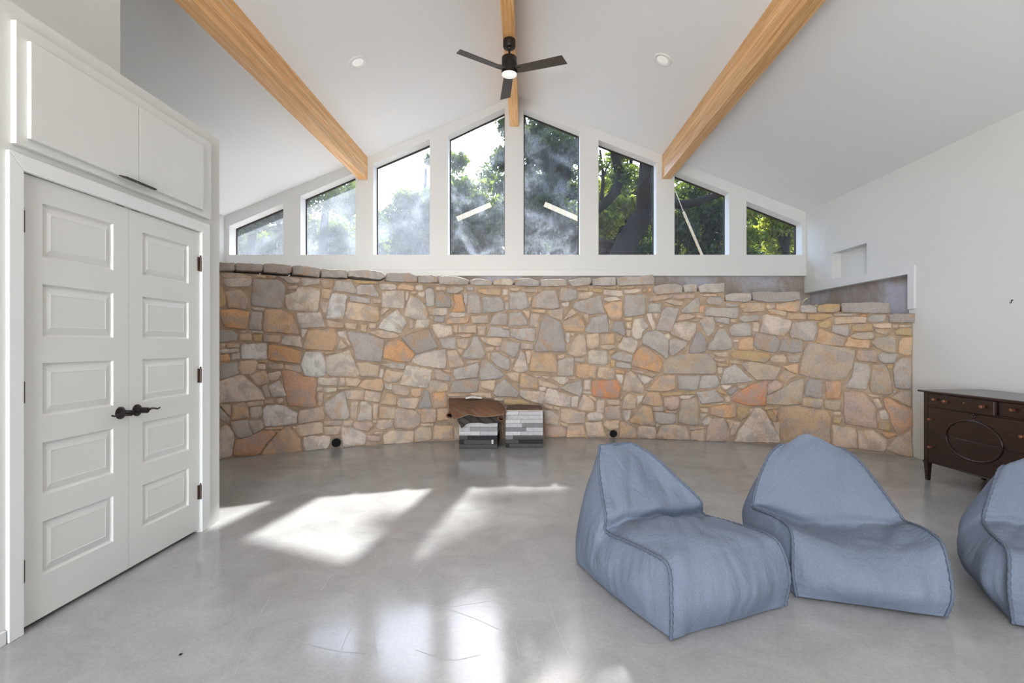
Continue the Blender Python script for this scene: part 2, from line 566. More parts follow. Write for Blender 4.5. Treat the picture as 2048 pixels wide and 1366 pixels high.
# Stone outlines traced in pixel tiles of the photograph: tile origin (px), then one stone a line:
# colour code and outline corners in units of 1.7578 px. The pixel gives a direction only; the
# distance comes from the curved wall that each stone is laid in.
STONE_TILES = {
(430, 510): """
G 5,9 22,9.5 22,17.5 5,18
G 23.5,10 40,10 54,11.5 53,18.5 24,17.5
G 55,11 66,10 86.5,12.5 86,20 81,21.5 55.5,19
G 88,13 96,12.5 119,16 118.5,25 88.5,21.5
G 121,16 150,17.5 150.5,26 121.5,25
G 152,18 170,17 190,20 194,25 188,28 151.5,24
t 5,21 27,21 43,25.5 42,26.5 10,26
t 47,23 57.5,24 57,26 47,25
t 60,24 69,24 68,26.5 60,26
l 72,24 80,25 96,27 95.5,32.5 82,32 78,27
l 98,27 119,27.5 119,33 100,35 98,31
l 9,27 15,25.5 41.5,26.5 41,34 37,36.5 14,36.5 9.5,32
t 12,41 28,39.5 33.5,43 37,52 35,62 15,60 12.5,48
y 5,35 8,37 12,50 12,57 5,60
g 43,28 72,28 78,32 79.5,40 77,58 74,61 42,57.5 40.5,54 42,40
t 82,35 94,35 92,39 83,39.5
l 94,37 105,36 119.5,39 119,46 117,63 112,65 83,62 80,56 80,46 92,42
t 121.5,29 134,28.5 135,36 130,38 121.5,37.5
t 121,39 133,39.5 130,50 121,48
l 120,53 130,53 127,65 124,66 120,59
g 138,29 155,30 162,40 160,44 136,41 134.5,38
g 161,36 165,34 180,33.5 187,46 185,47.5 161,44.5
y 157,29 186,31 186,33 160,32
w 133,44 138,43 150,46.5 146,73 127,72 128,60
g 153,46 177,50 176,55 153,52.5
t 180,50 188.5,51 188.5,54.5 180,55
t 152,53.5 165,55 186,60 187,74 183,77 150,73 148,69 151,56
l 187,33 200,33 207,35 206,39 200,40 188,39
l 190,42 205,40 215,41 216,55 215,61 200,60 190,59
t 190,61 198,60 198,62 190,69 188,66
w 187,80 191,73 208,62 214,70 218,77 212,89 195,86 186,83
o 6,63 22,62 39,65 37,76 35,84 12,82.5 8,76 6,70
g 40.5,64.5 53.5,65 52,86 38.5,85
l 42,59.5 56.5,61 55.5,63.5 42,62
c 57,62 75,62 87,68 90,73 95,88 95,90 55,87 54,83
l 93,66 120,65 122,72 125.5,82 98,83.5 95,78
t 127,74 147,78 146.5,83.5 128,82
t 148,77 162,78 160,85.5 149,83
t 165.5,79 173.5,79.5 172,88 165,86
t 176,78 184,78 183,84 175,83.5
d 5,86 20,86 25,90 25,97.5 5,99.5
t 28,86 36,86.5 34,88.5 28,88
t 28,90 40,89.5 41.5,93 41,97.5 28,97
y 43,91 54,90 53,99 44,98
p 55,91 74,92 73,99 70,100 55,98
g 42,86.5 54,87 54,89 42,88.5
l 78,92 97,93 98.5,105 75,101.5 76,97
l 98,84.5 105,85 100,95 98.5,92
c 106,86 112,85 135,84 138.5,90 138,101 134,109 100,107 100,104
l 139,88 149,86 150,95 141,93
t 143,95 151,105 138,108 140,102
t 147,95 150,95 155,103 153,104
g 151,88 155,87 175,90 193,97 189,121 187,122 160,119 158,108 152,95
t 175,88 186,85 207,90 211,93 200,95 188,94
o 193,105 197,99 209,96 217,102 227,113 222,122 205,121 191,117.5
t 5,101 12,100.5 11,105 5,105.5
t 12.5,101 28,100.5 28,105 13,106
l 6,107.5 27,106.5 27,110.5 6.5,111.5
o 5,114.5 14,112.5 17.5,119 15,121 5,122
l 19,112 28,111 28,118 18.5,119.5
w 29.5,102 57,100 58.5,101 58.5,118 57,119 30,118
o 61,103 65,102 80,104.5 97,109.5 100,113 96,123.5 61,119.5 60,112
t 50,120 60,120 59,122.5 50,122
w 104,110.5 120,110 124,115 126,127 125,137 117,139 102,137 98,125 100,118
t 124,111 140,110 126,113
""",
(430, 700): """
l 126,8 150,1 153,0 155,5 165,28 160,30.5 130,30 126,24
g 5,18 12,16 25,13.5 27,27 15,31 5,33
t 28,13 45,12 48,14 45,26 40,28 30,28 27,20
l 48.5,16.5 57,16 57,22.5 48.5,22
t 60,17 64,15.5 77,16 78,20 76,22 61,21.5
t 79.5,17 97,18 98.5,24 97,26 88,23 79,21.5
l 5,36 25,29 31,28.5 42,38 53,47 57,56 40,57.5 5,60
t 38,29 57,23.5 60,30 61.5,37 49,40.5 45,38
l 61,27 74,24 75,28 72,34 63,36 60,31
t 53,42 59,39 60,43 63,53 57,55 54,48
w 61,42 73,34.5 77,41 81,52 66,54 63,48
q 76,24 83,22.5 90,24 101,30 114,32 116,36 114,55 115,64 110,65.5 83,63 81,52 78,36
l 117.5,31.5 139,32 139.5,40 137,41 117.5,39
t 141.5,32 147.5,31.5 147,41 140.5,40.5
t 148.5,32 163,32 166,35 161,42 149,40
c 163,42 170,34 190,33 192,40 191,47 175,45
t 161,15 173,14 187,18 185,31 165,30 164,24
l 188.5,21 192,22 190,32.5 186,31
g 188,16 199,15 216,16 215,22 199,20
t 191.5,34 195,22 200,23 215,26 208,36.5 195,36.5
l 193,38 201,38 201,45.5 193.5,44
t 202,40 209,39.5 221,42.5 221,50 216,52.5 204,49.5 201,45
l 116,43 122.5,42.5 123,46.5 116,47
l 124,43 138,43 138.5,47 125,48
t 140,43 155,43 140,44.5
t 117,48 123,48.5 122,63 117,63.5
l 126,52 130,50 133,52 126,57
g 125,61 130,57 146,46 149,54 153,76 150,78.5 132,79 127,72 124.5,64
t 147.5,46 170,45.5 169,57 150,56
t 171,46 190,49 187,60 170.5,57
t 191,57 196,48 207,52 206,63 189,61
t 154,59 163,58.5 161,78.5 155,78 154.5,70
l 166,59 173,59 178.5,64 178,80 162,80
t 180,61 186,61.5 184,80 180,79
t 188,64 205,65 204.5,78 186,77.5
t 5,62 17,62 18,73 16,75 10,68
g 5,66 12,72 16,79 12,82 5,79
c 20,63 27,60.5 34,60 38,70 38,77 20,80 18.5,79
t 36,60 55,58 54.5,62.5 37,64.5
t 57,58 65,57 65.5,60 64,61 57,61
t 70,56 78,55 77,60 71,61
l 40,66 52,64 53.5,70 52,75 48,78 41,77 40,71
w 55,67 60,63 70,62.5 80,64 88,69 93.5,72 92.5,83 75,86 57,87 55,80
t 96,69 123,64 125,78 120,80 95,84 94,78
g 17,82 25,81 37,80 38,86 43,97 30,100 25,99 20,92
l 39,81 53,80 55,88 52,91 44,95 41,90 38.5,85
l 5,90 12,86 16,87 22,97 21,105 19,120 5,124
t 56,89 78,87 76,90 58,90.5
t 68,92 77,91 73,94 68,93.5
q 23,104 40,98 55,92 66,91.5 69,95 58,106 52,117 45,120 20,120 21,112
c 70,95 80,88 84,87 92,96 97,101 99,115 53,120 56,113
t 93.5,86 120,82 123,84 123,94 107,97 96,98 93,93
t 88,87 92,88 92,90.5 89,90
p 123.5,81 145,80.5 144,86 124,85.5
t 146,81 157,80.5 156,87 146,86
p 158,82 178,82 180,86 174,93 160,90 157,86
t 180,80 184,80 184,83.5 180,83
t 185,80 203,79 202,88 190,91 183,89
t 124,87 143,86.5 142,96 125,97
l 144,88 157,88 170,95 172,97 171,107 147,111 144,98
l 101,100 110,98 131,98 131,107 128,112 103,115 101,108
p 180,93 192,92 191,96 181,95
p 173,97 189,98 188,104 174,103
t 192,97 199,91.5 226,92 226,105 210,106.5 192,107
""",
(780, 510): """
G -4,21.5 0,21 22,21 31,25 30.5,31 0,30.5 -4,29
G 32,24 48,23 53.5,25 54,31 45,32 32,31.5
G 56,25 65,24 80,26 90,29 88,34 70,34 56,33
G 91,29 100,27.5 112,29 116,31 115,34.5 92,34
L 117,30 127,27 138,28 141,31 138,34.5 118,34
G 142,28 158,27 169,30 170,35.5 143,35
G 171,29 185,28 200,28 201,35 172,36
c 8,37 12,33 27,34.5 28,38 26,40.5 9,38.5
l 29,35 37,34.5 37.5,40 33,41 29,39
l 18,42 21,42 20,51.5 18,51
t 24,42 29.5,42 29,44 24.5,44
l 31,43 39,42 39,48.5 33,47
g 40,39 47,37 50,40 50,58 41,58.5
l 24,45 33,50 40,58 43,66 42,73.5 30,73.5 16,69 17,63 20,54
t 52,36 63,36 63,40 52,40
g 64,38 72,36.5 84,36.5 84,40 74,44 65,43.5
g 86,37 95,37 95.5,40.5 88,40.5
d 52,43 60,41.5 69,51 69.5,59.5 52,59.5
o 72,45.5 82.5,44 83,53 86,62 86,65 70,65 74,55
l 67,69 70,65.5 86,65.5 86,70 75,71
g 89,46 94,43 102,46 104,66 88,67 88,58
g 83.5,44 88,43 88,55 86,58 84,52
g 105,48 125,48 129,54 130,63 120,65 105.5,66
c 100,39 126,38.5 125.5,46 108,45 100,42
l 128,39 134,39 134,45.5 128,46
t 135,38 148,38 147,41 138,40.5
t 150,39 168,38.5 167.5,43 150,42
t 169,39 175,41 168.5,43
g 136,43 154,42 156,50 159,59 150,62.5 136,62
g 164,47 174,41 188,40 191,50 193,60 185,61.5 161,60 162,52
t 157,49 161,48 160,56 158,55
t 130,48 134,48 134,52 130,51.5
g 131,55 135,54 135,63 131,62
g 194,38 199,37 212,40 213,50 199,53 192.5,51
l 195,55 204,53.5 203,59 197,59
l 43,61 65,60.5 65,68 60,69 45,68
t 44,70 49,70 49,75
d 51,70 62,70 61.5,76 56,77 50,75.5
c 67,72 90,70.5 90,75 88,77 64,78.5 65,75
t 92,70 111,68.5 112,77.5 94,78
g 114,77 117,70 122,66 133,67 133.5,80.5 113,79
g 136,66 149,65 156,76 156,80 135,81
t 151,63.5 159,63 157.5,73
t 161,66 170,67.5 167.5,82.5 158,81
t 160,62 177,63 176.5,66 161,64.5
t 178,63 198,61 197,69 195,75 181,69
t 197,74 203,65 207,61 213,66 199,73.5
d 172,74 175,69.5 185,71 194,77 198,92 200,110 165,110 164,105 168,95
c 196,78 199,75 214,69 219,74 222,82 221,88 205,87 199,86
t 22,74 26.5,74 27,83 22,84
l 30,74 44,73 44,80 42,83 29,83
l 47,79 55,78.5 70,81 71,91 55,94.5 51,88
t 72.5,80 77,80 77,89 72.5,88
t 78.5,80.5 98,80 98,88.5 78,88
t 100,81 110,80.5 108,92 100,91
g 113,82 126,82 129,85 136,86 136,94 110,92.5
g 137,84 165,83 166,90 165,98.5 150,97 137,93
t 128,82 135,82 135,84.5 129,84
p 75,91 93,90 92,93 82,93.5
d 13,94 25,89 44,84 47,90 55,105 40,109.5 30,112.5 20,102
g 56,96 74,93 75,97 75,107 60,106
t 76,96 91,95 89,103 86,107 77,105
g 95,93 99,93 104,100 108,112 107,117 90,118.5 82,116 85,110 91,103
t 103,94 127,95 126,103 120,103.5 107,100
t 108,105 119,105 118,109 109,110
g 127,97 148,100 146,110 142,117 125,109 126,103
t 149,100 163,101 163,108 149,107
p 120,105 125,105 124,110 120,109.5
l 200,89 204,88.5 204.5,99 202,101 200,97
t 77,107 83,107 83,110 81,114 78,111
l 24,122 28,115 50,108.5 63,107.5 64,120 63,129 55,129 35,126
t 65,109 75,108 80,116 84,123 83,127 68,128 66,120
t 111,111 114,112 113,120 111,117
g 115,112 120,110.5 136,118 136,130 132,131 120,125 114,118
t 138,118 142,118 140,124 138,124
l 139,130 143,122 149,110 153,112 157,129 156,132 145,133.5
t 154,110 160,109 159,123 156.5,124
c 162,112 180,112 189,114 190,120 190,134 159,132 160,122
t 190.5,114 199,113 199,117 190.5,119
t 86,121 100,120 103,121 88,124
""",
(780, 690): """
l 18,24 22,23 48,28.5 46,41 42,49 28,47.5 11,45 14,37
g 50,28 57,28 69,36 69,41.5 52,39
t 60,28.5 69,28 69,33
g 72,28 90,23 100,19.5 101,24 99.5,37 74,39 72,34
g 104,18 109,16 120,25 130,34 126,38 103,40 102,30
t 131,33 140,31 147,32 146.5,43 140,41
c 149,33 152,32.5 168,38 168,50 147,49 147.5,44
g 191,19 199,15 209,15 208,35 200,35.5 191,35
t 45,42 50,40 66,43.5 66,52 57,54 47,51
d 68,49 72,41 98,38 101.5,41 100,52 92,54 68,54
t 103,41 120,40 119,50 116,52 104,48.5
g 117,55 121,46 130,38.5 147,54 145,59.5 120,58
l 148,52 150,51 176,54 174,65 172,67.5 155,62 148,58
t 164,35 172,35 172,37 165,37
t 173,35.5 181,36 180,39 174,38
l 183,37 202,36 202,42 197,45 192,44
t 170,40 193,47 191,50 170,46
l 170,48 178,48.5 177,52.5 170,52
g 194,49 200,45 217,40 219,50 217,58.5 205,54
l 175.5,62 179,50 183,49 206,58 205,71.5 190,69 176,66
c 24,50 36,49.5 36,58 28,59.5 24,57
d 32,72 40,51 44,53 48,71.5
o 48,55 63,53.5 65,60 65,71 50,72
t 66,55.5 90,56 85,58 66,58
t 10,60 25,60.5 33,60.5 31,70 29,73 10,70.5 8,66
t 91,55 115,54 116,60 95,59
t 5,73 10,71.5 30,75 35,81 34,90 27,96 5,95
p 36,74 40,72.5 52,73 53,80 52,88 36,88.5 35,84
c 54,73 66,71.5 70,85 54,86
t 35,89.5 50,89 50,91.5 36,92
t 28,98 35,93 46,93 48,100 47,108 28,110
c 50,92 72,92 72,107 50,108
t 73,93 80,92 80,107 73,107
l 119,60.5 130,60.5 128,63.5 119,63
y 131,61 150,62.5 168,69 172,73 160,72 150,67 130,68
t 175,68 185,70 184,73 176,71
t 187,70 193,71.5 192,75 186,73
l 175,74 184,75 192,81 191,91 176,90
t 194,73 200,72.5 222,76.5 222,89 200,89 194,86
p 176,93 195,92.5 200,95 200,104 176,105
t 194,88 203,90 202,94 195,92
c 202,92 220,91 222,100 222,105 201,105
""",
(1130, 510): """
G 4,30 14,27 28,26 30,30 28,34 8,36
G 31,28 45,26 57,26 57.5,34.5 32,35
G 59,27 70,25 85,25 100,23 102,27 101,33 60,35
G 100.5,36 110,34 125,33 133,36 133,43 105,45 101,42
G 134.5,35 143,33 150,34 149.5,42 136,42.5
G 152,36 160,33 175,33 181,32 181,42 165,43 153,43
G 182,46 190,44 204,43.5 212,44 211,52 205,54 183,52
y 13,38 27,37 27,41 14,40.5
y 30,39 37,38 43,39 42,43 31,42
y 43,37 60,36 59,38.5 44,38
y 62,37 80,35.5 76,38.5 63,38
l 15,47 17,43 32,42 32,45 28,49 15,51
l 44,40 66,41 66,47 58,47 44,45
l 67,40 86,39 87,41 80,43.5 67,44
y 88,39 93,38 92,43.5 88,42
o 95,38 98.5,37 98,42 95,42
g 9,60 11,54 40,46 42,55 45,66 28,67.5 15,63
l 44,49 58,47.5 64,51 50,53 44,52
g 68,46 80,45 91,44.5 92,56 91,67 80,69.5 68,71 67,60
c 44,58 52,54 65,53 65,70 60,74 51,72 48,66
p 94,48 110,46 122,46 121,49 105,52 94,53.5
p 123.5,46 140,44.5 148,45 147,49 124,50
t 113,53 117,51 135,53 133,58 125,57
g 94,57 97,55 109,55 109,66 95,65
g 110,65 115,58.5 130,61 129,65 121,87 104,86 105,80
g 132,63 150,47.5 153,50 154,57 152,65 140,66.5 132,65.5
q 153,58 158,57.5 158,66 152.5,66
p 153,45 173,44.5 172,47 160,47.5
g 160,51 164,48 179,48 180,55 175,57.5 162,56
g 182,55 197,56 197,59 184,59
t 199.5,56 210,54 228,55 228,64 203,65 200,60
g 158.5,66 163,60 197,60 197,68 195,72 175,70 160,69
p 127,75 131,68 140,67 150,70 145,72 130,75
p 150,68 158,70 157,72 150,71
t 124,78 140,75.5 128,79
t 140,74 155,74.5 150,75.5
g 197.5,72 204,68.5 223,69.5 219,75 204,76.5 199,74
g 170,71 187,72 187,79 178,77 171,76
t 189,72 196,73 195,77 188.5,76
g 153,75 158,71 169,70.5 171,80 169,88 163,93 160,90 155,80
l 121,84 124,79 140,76 150,78 149,85 146,92 141,98 130,94 120,90
g 186.5,84 192,79 205,77 211,78.5 212,92 200,93 189,92
t 174,80 180,80 178,83.5
g 171,90 176,83 181,84 190,98 190,106 185,108 162,108 163,102 168,97
l 93,67 98,66 103,83 100,86 95,75
t 100,67 106,66 104,75
l 77,80 79,73 88,71.5 95,82 88,88 87,94 82,96 77,93 76,86
t 70,77 75.5,76 75,84 70,84
t 70,85 75,85 74,93 70,92
t 66,72 77,71.5 75,75 66,74
d 52,86 57,75.5 66,76 69,89 67,92
g 22.5,86 27,78 31,71 38,69.5 47,67 50,82 49,88 40,89 25,88.5
t 21,68 27,67 27,75 25,78 22,73
t 49.5,73 52,76 51,80 50,78
t 6,89 11,89 10,92 7,93
t 2,113 8,98 15,90 22,91 24,103 25,113 15,116
t 24.5,91 38,89 39,97 38,105 32,107 25,105.5
c 40,90 56,90 56,101 41,102
y 57.5,92 66,92 62,99 58,98
t 41,103 55,101.5 58,105 50,108 42,107
y 50,109 57,109 52,115 50,113
l 60,105 66,94 75,94 83,99 80,110 78,112.5 62,107
g 88,101 89,92 93,87 105,86 115,92 118,99 117.5,115 115,118 105,110 95,104
l 112,91 118,89.5 121,94 117,97
g 119,97 125,95 139,99 139,103 130,110 122,115.5 118.5,113
d 141,112 142,104 150,88 154,88 161,98 160,110 150,112
l 191,97 197,96 197,99 191.5,99
c 196.5,107 198,98 203,94.5 214,94 215,108 208,109
t 193,101 195,101 195,107 193,107
y 188,112 193,108.5 215,110 232,112 234,116 229,122.5 215,121 190,117
t 168,111 185,110 185,116 172,115
p 169,118 182,118 183,121 174,121.5
y 186,119 203,121.5 201,125 187,123
y 172,123 188,123.5 185,127 174,127
l 26.5,110 30,108 48,109 49,124 40,125 27,123.5
g 52,117 60,110 65,110 77,114 76,122 60,120
o 87,104 95,106 110,119 111,125 108,134 95,131 76,126 76,121 81,110
b 112,122 120,116 140,112 163,112 172,123 172.5,133 170,135 112,135
t 174,128 180,128 179,135 174,135
""",
(1130, 690): """
g 177,44.5 181,28 194,22 204,32 215,41 200,43
t 11,15 22,15 22,20 11,19
t 23,16 26,15 26,20
c 13.5,22 20,21.5 35.5,24.5 35,38 20,38 13,36
t 37,33 39,25 56,26 56,38 50,40 37,37
y 51,17 57,18 57,25 52,25
g 58,20 62,19 75,22 75,27 58,25
o 58,28 69,29 68,33 58,31.5
p 75,28 82,29 90,31 90,32.5 80,31
l 58,34 66,34 66,41 64,44 60,40
t 65,52 70,32 75,30 82,36 90,48 88,55.5 80,54
l 82,33 90,35 101,38.5 93,44 90,45 84,38
y 91,32 97,31 106,34 100,37 92,34
c 91,51 100,45 108,35 125,34.5 126,45 125,50 115,52.5 95,52
g 128,35 153,35 153,42 150,51.5 129,50.5
g 155,36 160,34.5 172,34 176,44 172,49 153,49
t 173,34.5 177,36 177,40
p 5,37 12,36 12,39 5,39
t 0,37 4,38 4,42 0,44
l 22,40 29.5,40 29,51 22,51
l 21,53 29,53 29,55.5 21,55
r 31,41 40,40.5 59,40 63,48 62,58 60,61 45,60.5 31,58 30,50
l 7.5,59 16,58 14,71 7,71
t 14,74 17,64 21,56.5 28,60 33,66 33,76 20,75
l 36,74 36,65 38,62 45,63 44.5,77 35,76
t 28,57 36,62 35,64 28,60
t 46,63 62,62 62.5,68 47,68
y 62,63 65,55 66,58 64,63
t 65,70 67,60 72,55 80,57 81,62 80,72 75,73 65,72.5
l 82,58 90,57 87,64 82,68.5
c 87,67 94,53.5 107,54 111,64 110,69.5 100,69
y 108,56 120,54 133,53 134,56 120,57.5 110,58
y 136,54 148,53.5 148,56 136,56
l 131,58 148,57 140,61.5 131,61
p 113,60 128,58.5 130,65 129,72 120,74 113,70
g 149.5,54 170,51 181,63 178,65 155,66.5 152,61
b 129,83 132,65 134,62 149,60 152,72 152,91 140,91 129,88
y 172,51 177,49 184,55 182,57 173,53
l 178,46 190,46 184,51 180,50
d 184,54 187,51 193,47 197,50 188,57.5
r 188,63 195,55 203,50 215,43.5 231,41.5 230,52 228,69 215,69 203,68
t 182,59 187,58 188,65 182,65
t 196,47 207,44.5 204,49.5 198,49
y 153,68 167,67.5 167,70 154,70.5
t 168,67 180,66 179,67.5
t 154,72 163,72 162,76.5 155,76
o 165,71 172,69 194,67 195,75 194,82.5 180,83 165,79
y 196,70 204,70.5 211,72 210,78 199,87 196,80
t 100,70 111,70 112,75 100,75
o 113,74.5 128,75 127,78 115,77
c 74,85 80,78 86,71 89,69 99,72 100,85 102,92 85,91 74,88
g 102,76 125,78 126,85 124,89 110,90 103,88
t 45,72 50,70 63,70 63.5,82 60,85 50,84.5 45,81
l 66,75 75,73.5 73,85 70,87 66,84
l 25,80 28,77 42,77 44,82 40,87 27,86
t 154,78 162,79 155,87
l 155,88 163,81 167,83 165,90 158,92
t 23,88 30,88 42,87.5 44,97 47,104 30,105 25,103
t 44,87 62,86 61,95 50,96.5 44,92
c 63,88 67,87.5 80,95 82,98 81,106 62,105.5
t 84,93 88,92 103,94 103.5,107 83,106
t 104,103 110,92 120,90.5 138,93 142,106 140,108 106,107
t 103,90 107,89 107,94 103,94
t 141,94 158,93 158,95 142,97
t 143,98 158,95.5 159.5,110 143,108
p 160,110 162,95 167,84 180,83 184,90 187,104 185,110
t 184,85 193,86 190,93 188,96
t 189,96 193,87 200,88 192,103 188,104
l 193,110 197,98 206,86 216,72 222,71.5 228,76 235,90 243,103 245,111 215,111
""",
(1480, 510): """
D 14,43 25,42 40,43 60,42 68,42.5 69,51 55,53 30,54 15,51
G 69,58 80,57 87.5,59 87,66 80,66 69,65
Y 88.5,58 100,56 113,56 113.5,63 108,65.5 89,65
D 115.5,55 135,55 150,54 170,55 170,66 150,66 116,65
D 169,69 175,67 200,67 199,77 170,77
t 30,56 39,56 40,60 32,62 30,60
c 41,56 55,53.5 68,54 68,63 63,65 41,62
t 30,62.5 40,62 53,65 52,69 35,67
t 54,66 75,67 75,73.5 54,73
y 77,67.5 105,67 105,70 93,74 77,74
t 106,67.5 129,67 129,69 107,69
o 137,68 144,68 144,70 137,69.5
t 107,71 130,70 144,71 143,77 107,78.5
g 144.5,71 150,68 166,68 165,75 158,77 145,76
l 23,86 26,69 30,67.5 45,71 58,75 56,86 50,93 40,91 23,88
l 14,77 19,76.5 22,79 21,88 14,87
g 56.5,89 60,77 75,75 88,77 87,88 84,98 75,98 57,93
y 88.5,77 103,73 104,80 98,84 90,82
c 86,100 90,84 105,89 119,94 118,104 105,103 87,101
g 103.5,87 105,80 122,79 125,85 123,92.5 115,91
y 127,80 135,78 150,78 151,86 140,87.5 127,86
b 125,92 132,88.5 150,88 154,92 151,95.5 135,95.5 126,94
t 151,79 172,78 172,83 160,83.5 152,82
t 173,79 180,79 179,83 174,83
t 181,80 195,79 194,82 181,82
b 153,84.5 170,84 170,88 165,91 155,88.5
y 177,86 182,83.5 196,83 196,92 176,91
c 120,101 123,93 130,96 148,97 147,106 119,104
b 150,100 155,94 170,92 176,94 178,105 177,112 165,110 155,106
c 179,112 181,97 186,94 196,93.5 195,114 190,115
d 16,95 18,89 40,92 45,97 44,106 41,111.5 20,107 16,103
d 46,103 48,95 70,97 72,103 71,110 60,112 45,109
t 35,118 38,114 50,113.5 53,118 51,123 36,121.5
t 54.5,115 68,114 68,122 55,122
b 67,136 70,120 72,110 78,100 90,101 120,106 131,109 131,114 128,128 120,141 105,143 80,139
""",
(1480, 690): """
p 132,8 135,6 155,6 156,12 155,20 135,18 132,14
g 157,11 162,9 178,10 177,20 165,21 158,17
b 1,20 15,19 47,25.5 41,39.5 19,40 8,30
c 48,24 60,22 66,21 65.5,33.5 55,29
c 44,38 49,29 53,29 64,35 52,44
p 32,44 40,40 48,44 48,48 32,56.5 31,50
b 30,67 30,58 48,50 60,41 72,38 73,44 70,67 55,68.5
d 74,45 78,38.5 92,40 94,46 93,53 94,59 90,61 74,58
q 97.5,42 115,42 116,50 114,61.5 98,60.5
t 70.5,66 71,60.5 94,62 93,70 90,72 71,69.5
b 96,72 96,63 115,64 114,74 108,75
g 120,47 127,37 130,19.5 147,22 148,30 145,47 143,51 122,48.5
b 149,36 151,22 165,22 170,31 173,42 173,55 168,57 150,54 147.5,50
g 174,29 176,20 185,14.5 194,15 195,50 177,49 175,40
y 166,24 175,22 173,28 167,26
p 118,53.5 141,54 146,60 155,72 155.5,95 130,91 119,89 118,75
t 145,56 158,57.5 160,60 148,59
t 150,62 157,61 163,71 156,73
b 172,60 183,52 194,52 195,71 185,67
t 174,52 177,50.5 178,54 175,56
q 163,61 170,60 175,64 194,73 196,78 195,95 182,101 178,100 172,90 170,78 164,68
l 158,76 165,74 169,80 169,86 160,85
y 157,88 168,87 171,94 170,98 157,96
o 160,99 178,101 178,103 168,106
t 166,119 175,108 195,97 197,128 185,126
t 134,98 152,97 160,103 167,108 167,116 163,122 135,118
t 105,113 105,91 132,95 133.5,118 108,117
t 106,77 114,76 115,80 108,80
y 105.5,88 106,81 117,82 114,90
c 44,80 47,70 65,70 100,75 103,82 103,113 75,120 48,112 46,95
y 28,70 45,70 42,73 28,74
y 30,75 36,74 42,85 38,88 33,82
o 37,74 42,73 42,80 40,81
t 38,88 45,88 45,103 40,97
t 8.5,72 16,73 9,80
""",
}
# ------------------------------------------------------------------ room shell
XR, XL, XC = 4.39, -4.77, -2.24          # right wall, left wall, closet face
YG, YB = 8.0, -3.6                       # gable wall, rear wall
XRIDGE, ZRIDGE = -0.20, 5.19
ZE_R, ZE_L = 3.357, 3.302


def zceil(x):
    if x >= XRIDGE:
        return ZRIDGE - (ZRIDGE - ZE_R) * (x - XRIDGE) / (XR - XRIDGE)
    return ZRIDGE - (ZRIDGE - ZE_L) * (XRIDGE - x) / (XRIDGE - XL)


fl = MB().box((XL - 0.2, YB - 0.2, -0.15), (XR + 0.2, YG + 0.2, 0.0)).build('floor', M['floor'])
tag(fl, 'grey polished concrete floor with scratches and sun patches', kind='structure')

# ceiling: two roof slopes with a short overhang past the gable
mb = MB()
for xa in (XR + 0.55, XL - 0.55):
    za = zceil(xa)
    mb.prism([(XRIDGE, YB - 0.4, ZRIDGE), (xa, YB - 0.4, za), (xa, YB - 0.4, za + 0.28), (XRIDGE, YB - 0.4, ZRIDGE + 0.28)],
             (0, YG + 0.57 - YB + 0.4, 0))
tag(mb.build('ceiling', M['ceil']), 'white vaulted ceiling with two slopes meeting at the ridge', kind='structure')

# gable wall with eight openings: (left, right, sill px, top-left px, top-right px)
WPX = [(458.5, 566.5, 452, 406.5), (601, 711, 392, 345), (746.5, 859.5, 327.5, 279), (896, 1009.5, 270, 216),
       (1047, 1160, 218, 263), (1197, 1313, 280, 324), (1349, 1458.6, 342, 385), (1493, 1604.5, 402, 446)]
S8 = FPX / YG
WIN = []
for a, b_, t0, t1 in WPX:
    WIN.append(((a - CX) / S8, (b_ - CX) / S8, CAMZ + (HY - t0) / S8, CAMZ + (HY - t1) / S8))
ZSILL = CAMZ + (HY - 509.5) / S8
ZBASE = CAMZ + (HY - 551.5) / S8
TH = 0.24
mb = MB()
edge = [XL - 0.3]
for w in WIN:
    edge += [w[0], w[1]]
edge.append(XR + 0.3)


def col(x0, x1, za0, za1, zb0, zb1):
    mb.prism([(x0, YG, za0), (x1, YG, za1), (x1, YG, zb1), (x0, YG, zb0)], (0, TH, 0))


for i in range(len(edge) - 1):
    x0, x1 = edge[i], edge[i + 1]
    if i % 2 == 0:
        if x0 < XRIDGE < x1:
            col(x0, XRIDGE, ZBASE, ZBASE, zceil(x0) + 0.05, ZRIDGE + 0.05)
            col(XRIDGE, x1, ZBASE, ZBASE, ZRIDGE + 0.05, zceil(x1) + 0.05)
        else:
            col(x0, x1, ZBASE, ZBASE, zceil(x0) + 0.05, zceil(x1) + 0.05)
    else:
        w = WIN[i // 2]
        col(x0, x1, ZBASE, ZBASE, ZSILL, ZSILL)
        col(x0, x1, w[2], w[3], zceil(x0) + 0.05, zceil(x1) + 0.05)
tag(mb.build('wall_back', M['wall']), 'white gable wall pierced by a row of eight sloped-top windows', kind='structure')

